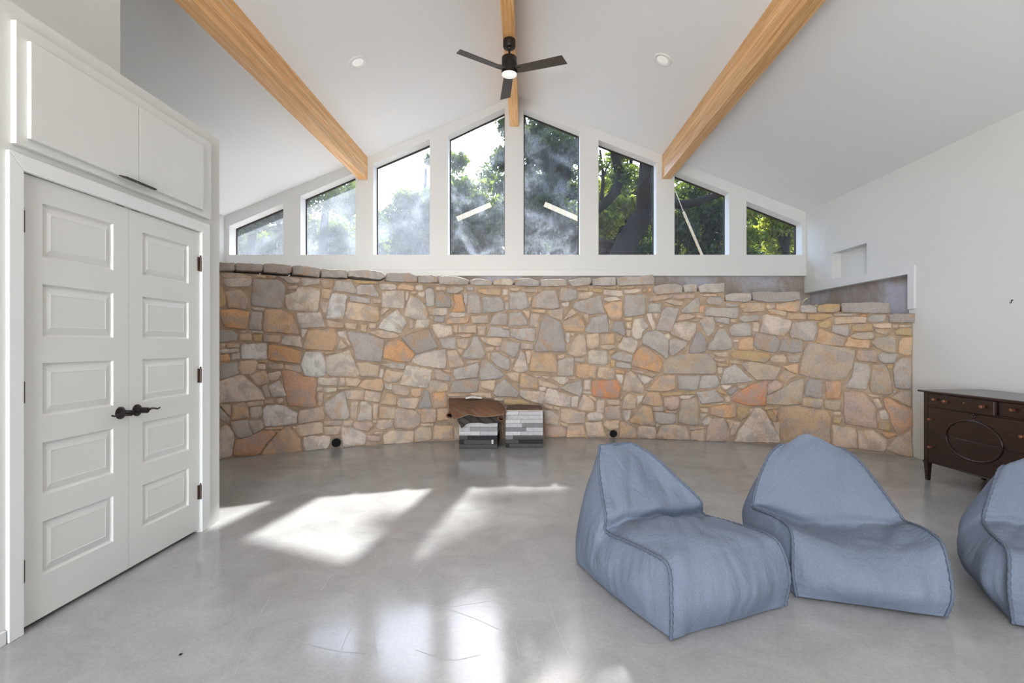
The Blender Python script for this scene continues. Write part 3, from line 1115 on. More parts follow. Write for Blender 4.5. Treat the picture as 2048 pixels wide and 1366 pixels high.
GY = YG + 0.205
for i, (x0, x1, z0, z1) in enumerate(WIN):
    fr = MB()
    t = 0.016

    def bar(p, q, r_, s_):
        fr.prism([p, q, r_, s_], (0, 0.03, 0))
    y = GY - 0.015
    sl = (z1 - z0) / (x1 - x0)
    bar((x0, y, ZSILL), (x0 + t, y, ZSILL), (x0 + t, y, z0 + sl * t), (x0, y, z0))
    bar((x1 - t, y, ZSILL), (x1, y, ZSILL), (x1, y, z1), (x1 - t, y, z1 - sl * t))
    bar((x0 + t, y, ZSILL), (x1 - t, y, ZSILL), (x1 - t, y, ZSILL + t * 0.6), (x0 + t, y, ZSILL + t * 0.6))
    bar((x0 + t, y, z0 + sl * t - t * 1.3), (x1 - t, y, z1 - sl * t - t * 1.3), (x1 - t, y, z1 - sl * t), (x0 + t, y, z0 + sl * t))
    wo = fr.build('window_%d' % (i + 1), M['gasket'])
    tag(wo, kind='structure')
    pn = MB().prism([(x0 + 0.004, GY, ZSILL + 0.002), (x1 - 0.004, GY, ZSILL + 0.002), (x1 - 0.004, GY, z1 - 0.004), (x0 + 0.004, GY, z0 - 0.004)], (0, 0.001, 0))
    # a single sheet: keep only the inner face
    me = bpy.data.meshes.new('pane')
    me.from_pydata(pn.v[:4], [], [(0, 1, 2, 3)])
    me.materials.append(M['glass_film' if i < 3 else 'glass_dapple' if i < 5 else 'glass_clear'])
    link(bpy.data.objects.new('pane', me), wo)

# apron board under the windows, and the bare foundation wall below it
zt = CAMZ + (HY - 540) / S8
tag(MB().box((XL + 0.02, YG - 0.016, ZBASE - 0.003), (XR - 0.001, YG, zt)).build('trim_1', M['trim'], bevel=0.002),
    'white apron board along the foot of the gable wall', kind='structure')
tag(MB().box((XL - 0.2, YG + 0.05, -0.1), (XR + 0.25, YG + 0.24, ZBASE + 0.0)).build('wall_foundation', M['concrete']),
    'bare brown concrete foundation wall under the windows', kind='structure')


def cells(us, vs, hole):
    """Rectangles of a gridded wall that are not in a hole."""
    out = []
    for i in range(len(us) - 1):
        for j in range(len(vs) - 1):
            if not hole((us[i] + us[i + 1]) / 2, (vs[j] + vs[j + 1]) / 2):
                out.append((us[i], us[i + 1], vs[j], vs[j + 1]))
    return out


# right wall: niche and the trimmed recess behind the stone wall
RY0, RZ = 5.84, 2.092
NY0, NY1, NZ0, NZ1 = 6.57, 7.317, 2.215, 2.592
mb = MB()


def rhole(y, z):
    return (y > RY0 and z < RZ) or (NY0 < y < NY1 and NZ0 < z < NZ1)


for a, b_, c, d in cells([YB - 0.2, RY0, NY0, NY1, YG + TH], [-0.1, RZ, NZ0, NZ1, ZE_R + 0.05], rhole):
    mb.box((XR, a, c), (XR + 0.2, b_, d))
mb.box((XR + 0.13, NY0 - 0.01, NZ0 - 0.01), (XR + 0.21, NY1 + 0.01, NZ1 + 0.01))
tag(mb.build('wall_right', M['wall']), 'white right wall with a shallow niche and a trimmed recess', kind='structure')
tag(MB().box((XR + 0.09, RY0 - 0.05, -0.1), (XR + 0.21, YG + 0.2, RZ + 0.02)).build('wall_recess', M['concrete']),
    'grey concrete patch inside the trimmed recess above the stone wall', kind='structure')
mb = MB()
mb.prism([(XR - 0.022, RY0 - 0.105, RZ - 0.004), (XR - 0.022, YG - 0.001, RZ - 0.004), (XR - 0.022, YG - 0.001, RZ + 0.09), (XR - 0.022, RY0 - 0.105, RZ + 0.09)], (0.05, 0, 0))
mb.prism([(XR - 0.022, RY0 - 0.105, 1.685), (XR - 0.022, RY0 - 0.003, 1.685), (XR - 0.022, RY0 - 0.003, RZ - 0.004), (XR - 0.022, RY0 - 0.105, RZ - 0.004)], (0.05, 0, 0))
tag(mb.build('trim_2', M['trim'], bevel=0.002), 'white casing boards around the recess on the right wall', kind='structure')
tag(MB().box((XR - 0.014, YB, 0), (XR, 5.70, 0.085)).build('baseboard_right', M['trim'], bevel=0.003),
    'white baseboard along the right wall behind the dresser', kind='structure')

# left wall, closet block and the wall above it
tag(MB().box((XL - 0.2, YB - 0.2, -0.1), (XL, YG + TH, ZE_L + 0.06)).build('wall_left', M['wall']), 'white left wall behind the closet block', kind='structure')
ZCT, YC1 = 2.77, 3.69
DY0, DY1, DZ1 = 2.242, 3.467, 2.049      # double door opening
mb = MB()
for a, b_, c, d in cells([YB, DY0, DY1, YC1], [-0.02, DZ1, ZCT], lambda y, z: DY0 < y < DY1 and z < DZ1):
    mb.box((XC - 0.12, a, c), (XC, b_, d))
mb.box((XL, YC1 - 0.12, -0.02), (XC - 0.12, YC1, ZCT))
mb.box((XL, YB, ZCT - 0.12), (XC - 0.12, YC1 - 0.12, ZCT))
tag(mb.build('wall_closet', M['wall_darker']), 'white closet block standing out from the left wall', kind='structure')
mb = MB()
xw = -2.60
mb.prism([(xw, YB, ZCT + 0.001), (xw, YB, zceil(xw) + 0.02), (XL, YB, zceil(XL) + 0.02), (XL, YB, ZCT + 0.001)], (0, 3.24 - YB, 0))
tag(mb.build('wall_upper', M['wall_darker']), 'white wall rising from the closet top to the ceiling', kind='structure')
tag(MB().box((XC, YB, 0), (XC + 0.013, 2.17, 0.06)).build('baseboard_left', M['trim'], bevel=0.003),
    'white baseboard left of the closet doors', kind='structure')

# rear wall with a tall opening added for the fill lights (behind the camera)
mb = MB()
for a, b_, c, d in cells([XL, -2.2, -0.1, XR + 0.2], [-0.1, 0.1, 4.25, 5.6], lambda x, z: -2.2 < x < -0.1 and 0.1 < z < 4.25):
    mb.box((a, YB - 0.2, c), (b_, YB, d))
tag(mb.build('wall_rear', M['wall']), 'white rear wall with a tall opening added for the fill lights', kind='structure')
# ------------------------------------------------------------------ glulam beams
def beam(x0, x1, zb, ztop, label, lam=0.0405):
    root = empty('ceiling_beam', ((x0 + x1) / 2, YG, zb))
    tag(root, label, 'beam')
    z, k = zb, 0
    cx = (x0 + x1) / 2
    L = YG - (YB + 0.05)
    while z < ztop:
        z2 = min(z + lam, ztop)
        h = (x1 - x0) / 2
        m = MB().box((-h, -L, z - zb), (h, -0.001, z2 - zb - 0.0006))
        m.build('lamination', M['beam'], root)
        z = z2
        k += 1
    return root


beam(2.122, 2.259, 3.885, 4.30, 'varnished fir beam on the grey ceiling slope above the dresser side')
beam(-2.659, -2.522, 3.872, 4.30, 'varnished fir beam on the bright ceiling slope above the closet side')
beam(-0.276, -0.144, 4.713, 5.17, 'varnished fir ridge beam carrying the ceiling fan')

# ------------------------------------------------------------------ recessed lights
def m_emit(name, c, s):
    m, nt, b = nodes(name)
    b.inputs['Base Color'].default_value = c
    b.inputs['Emission Color'].default_value = c
    b.inputs['Emission Strength'].default_value = s
    b.inputs['Roughness'].default_value = 0.4
    f = noise_tex(nt, texco(nt), 20, 2)
    nt.links.new(ramp(nt, f, [(0, tuple(v * 0.97 for v in c[:3])), (1, c[:3])]).outputs[0], b.inputs['Base Color'])
    return m


M['lens'] = m_emit('opal_lens', (0.9, 0.9, 0.88, 1), 0.12)


def down_light(x, y, label):
    dx, dz = (x - CX) / FPX, (HY - y) / FPX
    Y = 3.0
    for _ in range(40):
        Y = (zceil(dx * Y) - CAMZ) / dz
    X = dx * Y
    sgn = -1 if X > XRIDGE else 1
    sl = (ZRIDGE - (ZE_R if X > XRIDGE else ZE_L)) / (abs((XR if X > XRIDGE else XL) - XRIDGE))
    nrm = Vector((-sl * (1 if X > XRIDGE else -1), 0, -1)).normalized()
    root = empty('recessed_light', (X, Y, zceil(X)))
    tag(root, label, 'ceiling light', 'recessed ceiling lights')
    MB().lathe([(0.105, -0.002), (0.105, 0.008), (0.098, 0.013), (0.076, 0.011), (0.066, 0.004), (0.066, -0.001)], (0, 0, 0), nrm, 40).build('trim_ring', M['plastic'], root, True, R(35))
    MB().lathe([(0.066, -0.001), (0.066, 0.0065), (0.04, 0.0075)], (0, 0, 0), nrm, 32).build('lens', M['lens'], root, True, R(35))
    return root


down_light(715, 124, 'round white recessed light on the bright ceiling slope above the closet side')
down_light(1325.5, 118.5, 'round white recessed light on the grey ceiling slope above the dresser side')


# ------------------------------------------------------------------ ceiling fan
FX, FY = -0.205, 5.72
fan = empty('ceiling_fan', (FX, FY, 4.713))
tag(fan, 'dark bronze three-bladed ceiling fan with round white light under the ridge beam', 'ceiling fan')
M['fan_blade'] = plain('dark_walnut_blade', '4b433d', 0.45, 0.1, 0.1, 14)
z0 = 4.713
MB().lathe([(0.066, 0), (0.071, 0.006), (0.071, 0.078), (0.064, 0.092), (0.03, 0.098), (0.022, 0.112)], (0, 0, 0), (0, 0, -1), 36).build('canopy', M['bronze'], fan, True, R(35))
MB().lathe([(0.013, 0.09), (0.013, 0.22)], (0, 0, 0), (0, 0, -1), 16).build('downrod', M['bronze'], fan, True, R(35))
MB().lathe([(0.02, 0.188), (0.03, 0.196), (0.083, 0.200), (0.086, 0.207), (0.086, 0.272), (0.083, 0.275), (0.083, 0.281), (0.088, 0.284), (0.088, 0.33), (0.085, 0.334), (0.085, 0.339), (0.089, 0.342), (0.089, 0.388)], (0, 0, 0), (0, 0, -1), 40).build('motor_housing', M['bronze'], fan, True, R(35))
MB().lathe([(0.086, 0.388), (0.085, 0.397), (0.06, 0.41), (0.02, 0.414)], (0, 0, 0), (0, 0, -1), 40).build('light_lens', m_emit('fan_lens', (0.9, 0.9, 0.88, 1), 0.25), fan, True, R(60))
for ang in (96.5, -20.5, 216):
    a = R(ang)
    d = Vector((math.cos(a), math.sin(a), 0))
    t = Vector((-math.sin(a), math.cos(a), 0))
    zz = -0.353
    pit = -0.21
    pts = []
    for r_, w in ((0.08, 0.048), (0.14, 0.055), (0.66, 0.064)):
        for s in (-1, 1):
            pts.append(d * r_ + t * (s * w) + Vector((0, 0, zz + s * w * pit)))
    pts[4] = d * 0.635 + t * (-0.064) + Vector((0, 0, zz - 0.064 * pit))
    th = Vector((0, 0, 0.007))
    v = pts + [p + th for p in pts]
    f = [(0, 1, 3, 2), (2, 3, 5, 4), (6, 8, 9, 7), (8, 10, 11, 9), (0, 2, 8, 6), (2, 4, 10, 8), (4, 5, 11, 10), (5, 3, 9, 11), (3, 1, 7, 9), (1, 0, 6, 7)]
    bl = mesh('blade', v, f, M['fan_blade'], fan)
    br = MB().prism([d * 0.06 + t * -0.02 + Vector((0, 0, zz + 0.004)), d * 0.06 + t * 0.02 + Vector((0, 0, zz + 0.008)),
                     d * 0.15 + t * 0.03 + Vector((0, 0, zz + 0.013)), d * 0.15 + t * -0.03 + Vector((0, 0, zz + 0.001))], (0, 0, 0.006))
    br.build('blade_bracket', M['bronze'], bl)

# ------------------------------------------------------------------ closet doors
def door_leaf(n, y0, y1, hinge_at_y0, label):
    root = empty('door_%d' % n, (XC - 0.004, (y0 + y1) / 2, 0.022))
    tag(root, label, kind='structure')
    w = y1 - y0
    H = 2.046 - 0.022
    st = 0.103
    rows = [(0.215, 0.462), (0.584, 0.828), (0.95, 1.196), (1.318, 1.562), (1.684, 1.936)]
    ys = [-w / 2, -w / 2 + st, w / 2 - st, w / 2]
    zs = [0]
    for a, b_ in rows:
        zs += [a - 0.022, b_ - 0.022]
    zs.append(H)

    def hole(y, z):
        return ys[1] < y < ys[2] and any(a - 0.022 < z < b_ - 0.022 for a, b_ in rows)
    mb = MB()
    for a, b_, c, d in cells(ys, zs, hole):
        mb.box((-0.035, a, c), (0, b_, d))
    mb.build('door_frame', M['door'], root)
    for a, b_ in rows:
        a -= 0.022
        b_ -= 0.022
        v, f = [], []
        for ins, dep in ((0.0, 0.0), (0.006, -0.010), (0.012, -0.012), (0.046, -0.003), (0.049, -0.0045), (0.051, -0.0045)):
            v += [(dep, ys[1] + ins, a + ins), (dep, ys[2] - ins, a + ins), (dep, ys[2] - ins, b_ - ins), (dep, ys[1] + ins, b_ - ins)]
        for k in range(5):
            for j in range(4):
                j2 = (j + 1) % 4
                f.append((k * 4 + j, k * 4 + j2, k * 4 + 4 + j2, k * 4 + 4 + j))
        f.append((20, 21, 22, 23))
        me = bpy.data.meshes.new('panel')
        me.from_pydata(v, [], f)
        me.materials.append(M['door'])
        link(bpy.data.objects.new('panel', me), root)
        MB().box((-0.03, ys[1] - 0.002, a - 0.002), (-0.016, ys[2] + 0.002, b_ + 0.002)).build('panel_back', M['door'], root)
    hy = -w / 2 - 0.002 if hinge_at_y0 else w / 2 + 0.002
    for z in (0.275, 1.07, 1.83):
        h = MB().lathe([(0.0045, -0.05), (0.0075, -0.047), (0.0075, 0.047), (0.004, 0.050), (0.006, 0.056), (0.003, 0.06)], (0.012, hy, z - 0.022), (0, 0, 1), 12).build('hinge', M['hinge'], root, True, R(35))
        s = 1 if hinge_at_y0 else -1
        MB().box((-0.001, hy - 0.006 if s > 0 else hy - 0.018, z - 0.022 - 0.047), (0.006, hy + 0.018 if s > 0 else hy + 0.006, z - 0.022 + 0.047)).build('hinge_leaf', M['hinge'], h)
    # lever handle
    s = -1 if hinge_at_y0 else 1            # lever points away from the meeting edge
    ky = w / 2 - 0.058 if hinge_at_y0 else -w / 2 + 0.058
    kz = 0.905 - 0.022
    hd = MB().lathe([(0.034, 0), (0.034, 0.006), (0.026, 0.012), (0.015, 0.014), (0.0125, 0.02), (0.0125, 0.05)], (0.0, ky, kz), (1, 0, 0), 28).build('door_handle', M['black'], root, True, R(35))
    cp = catmull([(0.052, 0, 0, 0.0125), (0.054, 0.02, 0.002, 0.011), (0.054, 0.045, 0.005, 0.007), (0.052, 0.07, 0.002, 0.006), (0.05, 0.095, -0.004, 0.0055), (0.05, 0.115, 0.001, 0.005)], 6)
    MB().tube([(p[0], ky + s * p[1], kz + p[2]) for p in cp], [p[3] for p in cp], 10, 0.8).build('lever', M['black'], hd, True, R(50))
    MB().lathe([(0.0165, 0.03), (0.0165, 0.062), (0.013, 0.066)], (0, ky, kz), (1, 0, 0), 20).build('hub', M['black'], hd, True, R(35))
    # ball catch plate on the head of the leaf
    cy = w / 2 - 0.06 if hinge_at_y0 else -w / 2 + 0.05
    MB().box((-0.02, cy - 0.028, H - 0.001), (0.0015, cy + 0.028, H + 0.009)).build('ball_catch', M['hinge'], root)
    return root


YM = (DY0 + DY1) / 2
door_leaf(1, DY0 + 0.003, YM - 0.0015, True, 'white five-panel closet door hinged on the side away from the stone wall')
door_leaf(2, YM + 0.0015, DY1 - 0.003, False, 'white five-panel closet door hinged next to the stone wall')
mb = MB()
c0, c1, ct = 2.175, 3.554, 2.12
X1 = XC + 0.018
def casing(p):
    mb.prism([(XC, *q) for q in p], (X1 - XC, 0, 0))
casing([(c0, 0), (DY0, 0), (DY0, DZ1), (c0, ct)])
casing([(DY1, 0), (c1, 0), (c1, ct), (DY1, DZ1)])
casing([(c0, ct), (DY0, DZ1), (DY1, DZ1), (c1, ct)])
tag(mb.build('trim_3', M['trim'], bevel=0.003), 'white mitred casing around the closet double doors', kind='structure')
tag(MB().box((XC - 0.5, DY0 - 0.1, -0.01), (XC - 0.045, DY1 + 0.1, 0.03)).build('door_gap_dark', M['dark']), kind='structure')  # black slab standing in for the shade under the closet doors

# ------------------------------------------------------------------ cabinet over the doors
cab = empty('wall_cabinet', (XC, 2.87, 2.155))
tag(cab, 'white overhead cabinet with two flat doors above the closet doors', 'cabinet')
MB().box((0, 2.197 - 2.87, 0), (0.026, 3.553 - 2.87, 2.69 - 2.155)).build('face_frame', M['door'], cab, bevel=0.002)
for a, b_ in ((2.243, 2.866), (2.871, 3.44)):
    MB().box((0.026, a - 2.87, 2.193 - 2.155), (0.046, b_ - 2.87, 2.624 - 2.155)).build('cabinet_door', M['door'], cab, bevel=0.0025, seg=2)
hp = MB()
hp.prism([(0.046, 2.725 - 2.87, 2.188 - 2.155), (0.046, 2.985 - 2.87, 2.188 - 2.155), (0.075, 2.965 - 2.87, 2.185 - 2.155), (0.075, 2.745 - 2.87, 2.185 - 2.155)], (0, 0, 0.006))
hp.build('edge_pull', M['black'], cab)

# ------------------------------------------------------------------ small wall fittings
sw = empty('light_switch', (XR, 7.72, 2.325))
tag(sw, 'white light switch plate beside the wall niche', 'light switch')
MB().box((-0.006, -0.036, -0.06), (0, 0.036, 0.06)).build('switch_plate', M['plastic'], sw, bevel=0.002)
MB().box((-0.010, -0.016, -0.032), (-0.006, 0.016, 0.032)).build('rocker', M['plastic'], sw, bevel=0.001)
Yh = FPX * XR / (2025 - CX)
hk = MB()
pz = CAMZ + (HY - 603) / FPX * Yh
hk.lathe([(0.006, 0), (0.006, 0.006)], (XR - 0.006, Yh, pz + 0.012), (1, 0, 0), 12)
hk.tube([(XR - 0.004, Yh, pz + 0.013), (XR - 0.012, Yh, pz + 0.008), (XR - 0.009, Yh, pz - 0.008), (XR - 0.016, Yh, pz - 0.015), (XR - 0.024, Yh, pz - 0.008)], 0.0032, 8)
tag(hk.build('wall_hook', M['black'], None, True, R(40)), 'tiny black hook alone on the white wall above the dresser', 'hook')
# ------------------------------------------------------------------ curved field-stone wall
WC, WR = Vector((0.5855, 0.222)), 6.738          # plan centre and radius of the curved face


def on_wall(x, y):
    """Arc angle and height of the wall point seen at photo pixel (x, y)."""
    a = (x - CX) / FPX
    A = a * a + 1
    B = -2 * (a * WC.x + WC.y)
    C = WC.x ** 2 + WC.y ** 2 - WR ** 2
    Y = (-B + math.sqrt(B * B - 4 * A * C)) / (2 * A)
    return math.atan2(a * Y - WC.x, Y - WC.y), CAMZ + (HY - y) / FPX * Y


def wall_pt(u, z, out=0.0):
    """u: arc length; out: how far proud of the mortar face, into the room."""
    r_ = WR - out
    t = u / WR
    return (WC.x + r_ * math.sin(t), WC.y + r_ * math.cos(t), z)


TINT = {'g': 'bab1aa', 'l': 'd2c3b5', 't': 'cdb6a0', 'o': 'cfa27c', 'w': 'dcd5d0', 'd': 'a8a09b', 'y': 'bea37e',
        'p': 'c6ab9a', 'q': 'cba187', 'r': 'c98f6e', 'c': 'ceae90', 'b': 'bbaa98'}
STEPS = [(300, 2.088), (1309, 1.985), (1449, 1.845), (1601, 1.675), (1781, 1.555), (1845, 1.555)]
rs = random.Random(5)


def ztop_at(u):
    z = STEPS[0][1]
    for x, h in STEPS[:-1]:
        if x > 400 and u > on_wall(x, 700)[0] * WR:
            z = h
    return z


u_left = math.asin((XL - 0.1 - WC.x) / WR) * WR
u_right = on_wall(1834, 800)[0] * WR
# mortar core: a gridded curved face with thickness
mb = MB()
ub = sorted({u_left, u_right} | {on_wall(x, 700)[0] * WR for x, _ in STEPS[1:-1]})
for ua, ue in zip(ub[:-1], ub[1:]):
    zt_ = ztop_at((ua + ue) / 2)
    n = max(2, int((ue - ua) / 0.12))
    nz = 16
    v, f = [], []
    for i in range(n + 1):
        u = ua + (ue - ua) * i / n
        for k in range(nz + 1):
            z = -0.02 + (zt_ + 0.02) * k / nz
            v.append(wall_pt(u, z, 0.006 * noise.noise(Vector((u * 4, z * 4, 0)))))
    m_ = len(v)
    for i in range(n + 1):
        u = ua + (ue - ua) * i / n
        v += [wall_pt(u, -0.02, -0.36), wall_pt(u, zt_, -0.36)]
    for i in range(n):
        for k in range(nz):
            f.append((i * (nz + 1) + k, (i + 1) * (nz + 1) + k, (i + 1) * (nz + 1) + k + 1, i * (nz + 1) + k + 1))
        f.append((i * (nz + 1) + nz, (i + 1) * (nz + 1) + nz, m_ + 2 * i + 3, m_ + 2 * i + 1))
        f.append((m_ + 2 * i, m_ + 2 * i + 1, m_ + 2 * i + 3, m_ + 2 * i + 2))
    for i in (0, n):
        f.append(tuple([i * (nz + 1) + k for k in range(nz + 1)] + [m_ + 2 * i + 1, m_ + 2 * i]))
    mb.add(v, f)
wall_stone = mb.build('wall_stone', M['mortar'])
tag(wall_stone, 'curved field-stone wall in brown mortar with stepped grey cap stones', kind='structure')


def refine(poly, step, jit, rg):
    """Cut corners, split long edges and roughen the outline; poly in (u, z)."""
    n = len(poly)
    ar = sum(poly[i][0] * poly[(i + 1) % n][1] - poly[(i + 1) % n][0] * poly[i][1] for i in range(n))
    sgn = 1 if ar > 0 else -1
    out = []
    for i in range(n):
        p, q = Vector(poly[i]), Vector(poly[(i + 1) % n])
        d = (q - p)
        L = d.length
        if L < 1e-5:
            continue
        c = min(0.006, 0.12 * L) / L
        k = max(1, int(round(L * (1 - 2 * c) / step)))
        for j in range(k + 1):
            t = c + (1 - 2 * c) * j / k
            w = p + d * t
            nn = Vector((-d.y, d.x)) / L
            a = jit * rg.uniform(-1, 1) * (0.5 if j in (0, k) else 1)
            out.append(w + nn * (a - 0.0048 * sgn))
    return out


def stone_geo(poly, cap, rg):
    pl = refine(poly, 0.038, 0.0045, rg)
    n = len(pl)
    cx_ = sum((p for p in pl), Vector((0, 0))) / n
    size = max((p - cx_).length for p in pl)
    out1 = rg.uniform(0.007, 0.016) + (0.014 if cap else 0)
    out2 = out1 + min(0.008, 0.08 * size) + 0.001
    tilt = Vector((rg.uniform(-1, 1), rg.uniform(-1, 1))) * 0.035
    back = -0.34 if cap else -0.015
    rings = [(1.0, back), (1.0, out1 - 0.008), (1 - min(0.4, 0.008 / size), out1), (1 - min(0.5, 0.02 / size), out2), (0.5, out2 + 0.002)]
    v, f = [], []
    for sc_, o in rings:
        for p in pl:
            q = cx_ + (p - cx_) * sc_
            oo = o
            if o > 0:
                oo += (q - cx_).dot(tilt) + 0.004 * noise.noise(Vector((q.x * 9, q.y * 9, out1 * 900)))
            v.append(wall_pt(q.x, max(0.001, q.y), oo))
    v.append(wall_pt(cx_.x, cx_.y, out2 + 0.004))
    for r_ in range(len(rings) - 1):
        for i in range(n):
            j = (i + 1) % n
            f.append((r_ * n + i, r_ * n + j, (r_ + 1) * n + j, (r_ + 1) * n + i))
    b0 = (len(rings) - 1) * n
    for i in range(n):
        f.append((b0 + i, b0 + (i + 1) % n, len(v) - 1))
    if cap:
        f.append(tuple(range(n - 1, -1, -1)))
    return v, f


def set_tint(me, cols):
    at = me.color_attributes.new('tint', 'FLOAT_COLOR', 'POINT')
    at.data.foreach_set('color', np.array(cols, 'f').ravel())


SPEC = []
for (ox, oy), txt in STONE_TILES.items():
    for ln in txt.strip().splitlines():
        w = ln.split()
        pts = [tuple(float(c) for c in q.split(',')) for q in w[1:]]
        pp = []
        for a, b_ in pts:
            X, Yp = ox + a * 1.7578, oy + b_ * 1.7578
            t, z = on_wall(X, Yp)
            pp.append((t * WR, z))
        SPEC.append((w[0], pp))
# the same courses run on behind the closet corner
edge_u = on_wall(440, 700)[0] * WR
more = []
for c, pp in SPEC:
    if max(p[0] for p in pp) < edge_u + 0.75:
        more.append((c, [(2 * edge_u - p[0] - 0.012, p[1]) for p in pp]))
SPEC = [(c, p, False) for c, p in SPEC] + [(c, p, True) for c, p in more]


def area(p):
    return abs(sum(p[i][0] * p[(i + 1) % len(p)][1] - p[(i + 1) % len(p)][0] * p[i][1] for i in range(len(p)))) / 2


order = sorted(range(len(SPEC)), key=lambda i: -area(SPEC[i][1]) + (100 if SPEC[i][2] else 0))
single = set(order[:298])
rest_v, rest_f, rest_c = [], [], []
for i, (c, pp, hid) in enumerate(SPEC):
    rg = random.Random(i * 7 + 3)
    cap = c.isupper()
    base = lin(TINT[c.lower()])
    k = rg.uniform(1.04, 1.2)
    col4 = [base[0] * k * rg.uniform(0.98, 1.02), base[1] * k, base[2] * k * rg.uniform(0.97, 1.03), rg.random()]
    v, f = stone_geo(pp, cap, rg)
    if i in single:
        me = bpy.data.meshes.new('cap_stone' if cap else 'stone')
        me.from_pydata(v, [], f)
        me.materials.append(M['stone'])
        set_tint(me, [col4] * len(v))
        smooth(me, R(50))
        link(bpy.data.objects.new('cap_stone' if cap else 'stone', me), wall_stone)
    else:
        n = len(rest_v)
        rest_v += v
        rest_f += [tuple(q + n for q in g) for g in f]
        rest_c += [col4] * len(v)
me = bpy.data.meshes.new('small_stones')
me.from_pydata(rest_v, [], rest_f)
me.materials.append(M['stone'])
set_tint(me, rest_c)
smooth(me, R(50))
tag(link(bpy.data.objects.new('small_stones', me), wall_stone), kind='stuff')

# two weep pipes at the foot of the wall
M['pipe'] = plain('grey_pipe', '8d867c', 0.6, 0, 0.2, 20)
for x, y, r_ in ((672, 891, 0.055), (1226.5, 871.5, 0.05)):
    t, z = on_wall(x, y)
    z = max(z, r_ + 0.012)
    p0 = Vector(wall_pt(t * WR, z, 0.034))
    ax = Vector((math.sin(t), math.cos(t), 0))
    MB().lathe([(r_ + 0.009, 0.10), (r_ + 0.009, 0.002), (r_ + 0.005, 0.0), (r_, 0.003), (r_, 0.10)], p0, ax, 24, False).build('weep_pipe', M['pipe'], wall_stone, True, R(40))
    MB().lathe([(r_ - 0.0005, 0.012), (r_ - 0.0005, 0.02)], p0, ax, 24).build('pipe_hollow', M['dark'], wall_stone)

# unseen ledge behind the wall, whitened to bounce sunlight onto the ceiling
M['ledge'] = plain('whitened_bounce_ledge', 'eceae6', 0.9, 0, 0.1, 4, 0.4, 40)
mb = MB()
v, f = [], []
n = 60
for i in range(n + 1):
    u = u_left + (u_right - u_left) * i / n
    p = wall_pt(u, ztop_at(u) - 0.04, -0.2)
    v += [p, (p[0], YG + 0.1, ztop_at(u) - 0.04)]
for i in range(n):
    f.append((2 * i, 2 * i + 2, 2 * i + 3, 2 * i + 1))
me_o = mesh('floor_ledge', v, f, M['ledge'])
tag(me_o, 'unseen ledge below the windows, whitened to bounce sunlight up', kind='structure')

# weed growing on the stepped caps, below the recess trim
M['weed_leaf'] = plain('pale_weed_leaf', 'd9d68a', 0.5, 0, 0.15, 60)
M['weed_stem'] = plain('dry_weed_stem', 'b8ad8e', 0.6, 0, 0.15, 60)
Yw = 6.33
wr = px(1603, 612, Yw)
weed = empty('weed', wr)
tag(weed, 'small pale green weed sprouting on the stone wall under the recess trim', 'plant')
def wp(x, y, dy=0.0):
    return px(x, y, Yw + dy) - wr
for pts in ([(1603, 614), (1606, 604), (1613, 597), (1618, 602), (1622, 608)], [(1602, 613), (1607, 609), (1612, 611)],
            [(1603, 613), (1604, 606), (1607, 603)], [(1618, 612), (1626, 610), (1633, 610)]):
    MB().tube([wp(a, b_, 0.01 * k) for k, (a, b_) in enumerate(pts)], 0.0022, 6).build('stem', M['weed_stem'], weed, True)
for k, (x, y, ang, L) in enumerate([(1613, 597, 0.6, 0.035), (1609, 600, 0.5, 0.035), (1606, 603, 0.3, 0.025), (1633, 610, 0.2, 0.034), (1630, 611, 0.9, 0.024),
                                    (1624, 608, 0.1, 0.018), (1604, 610, 2.2, 0.02), (1609, 611, 0.2, 0.02)]):
    c = wp(x, y, 0.005 * k)
    a = Vector((math.cos(ang), -0.25, math.sin(ang)))
    b_ = Vector((-math.sin(ang), 0.5, math.cos(ang))) * 0.35
    v = [c - a * L * 0.5, c + b_ * L * 0.5, c + a * L * 0.5, c - b_ * L * 0.5, c + Vector((0, 0.003, 0.003))]
    mesh('leaf', v, [(0, 1, 4), (1, 2, 4), (2, 3, 4), (3, 0, 4)], M['weed_leaf'], weed)
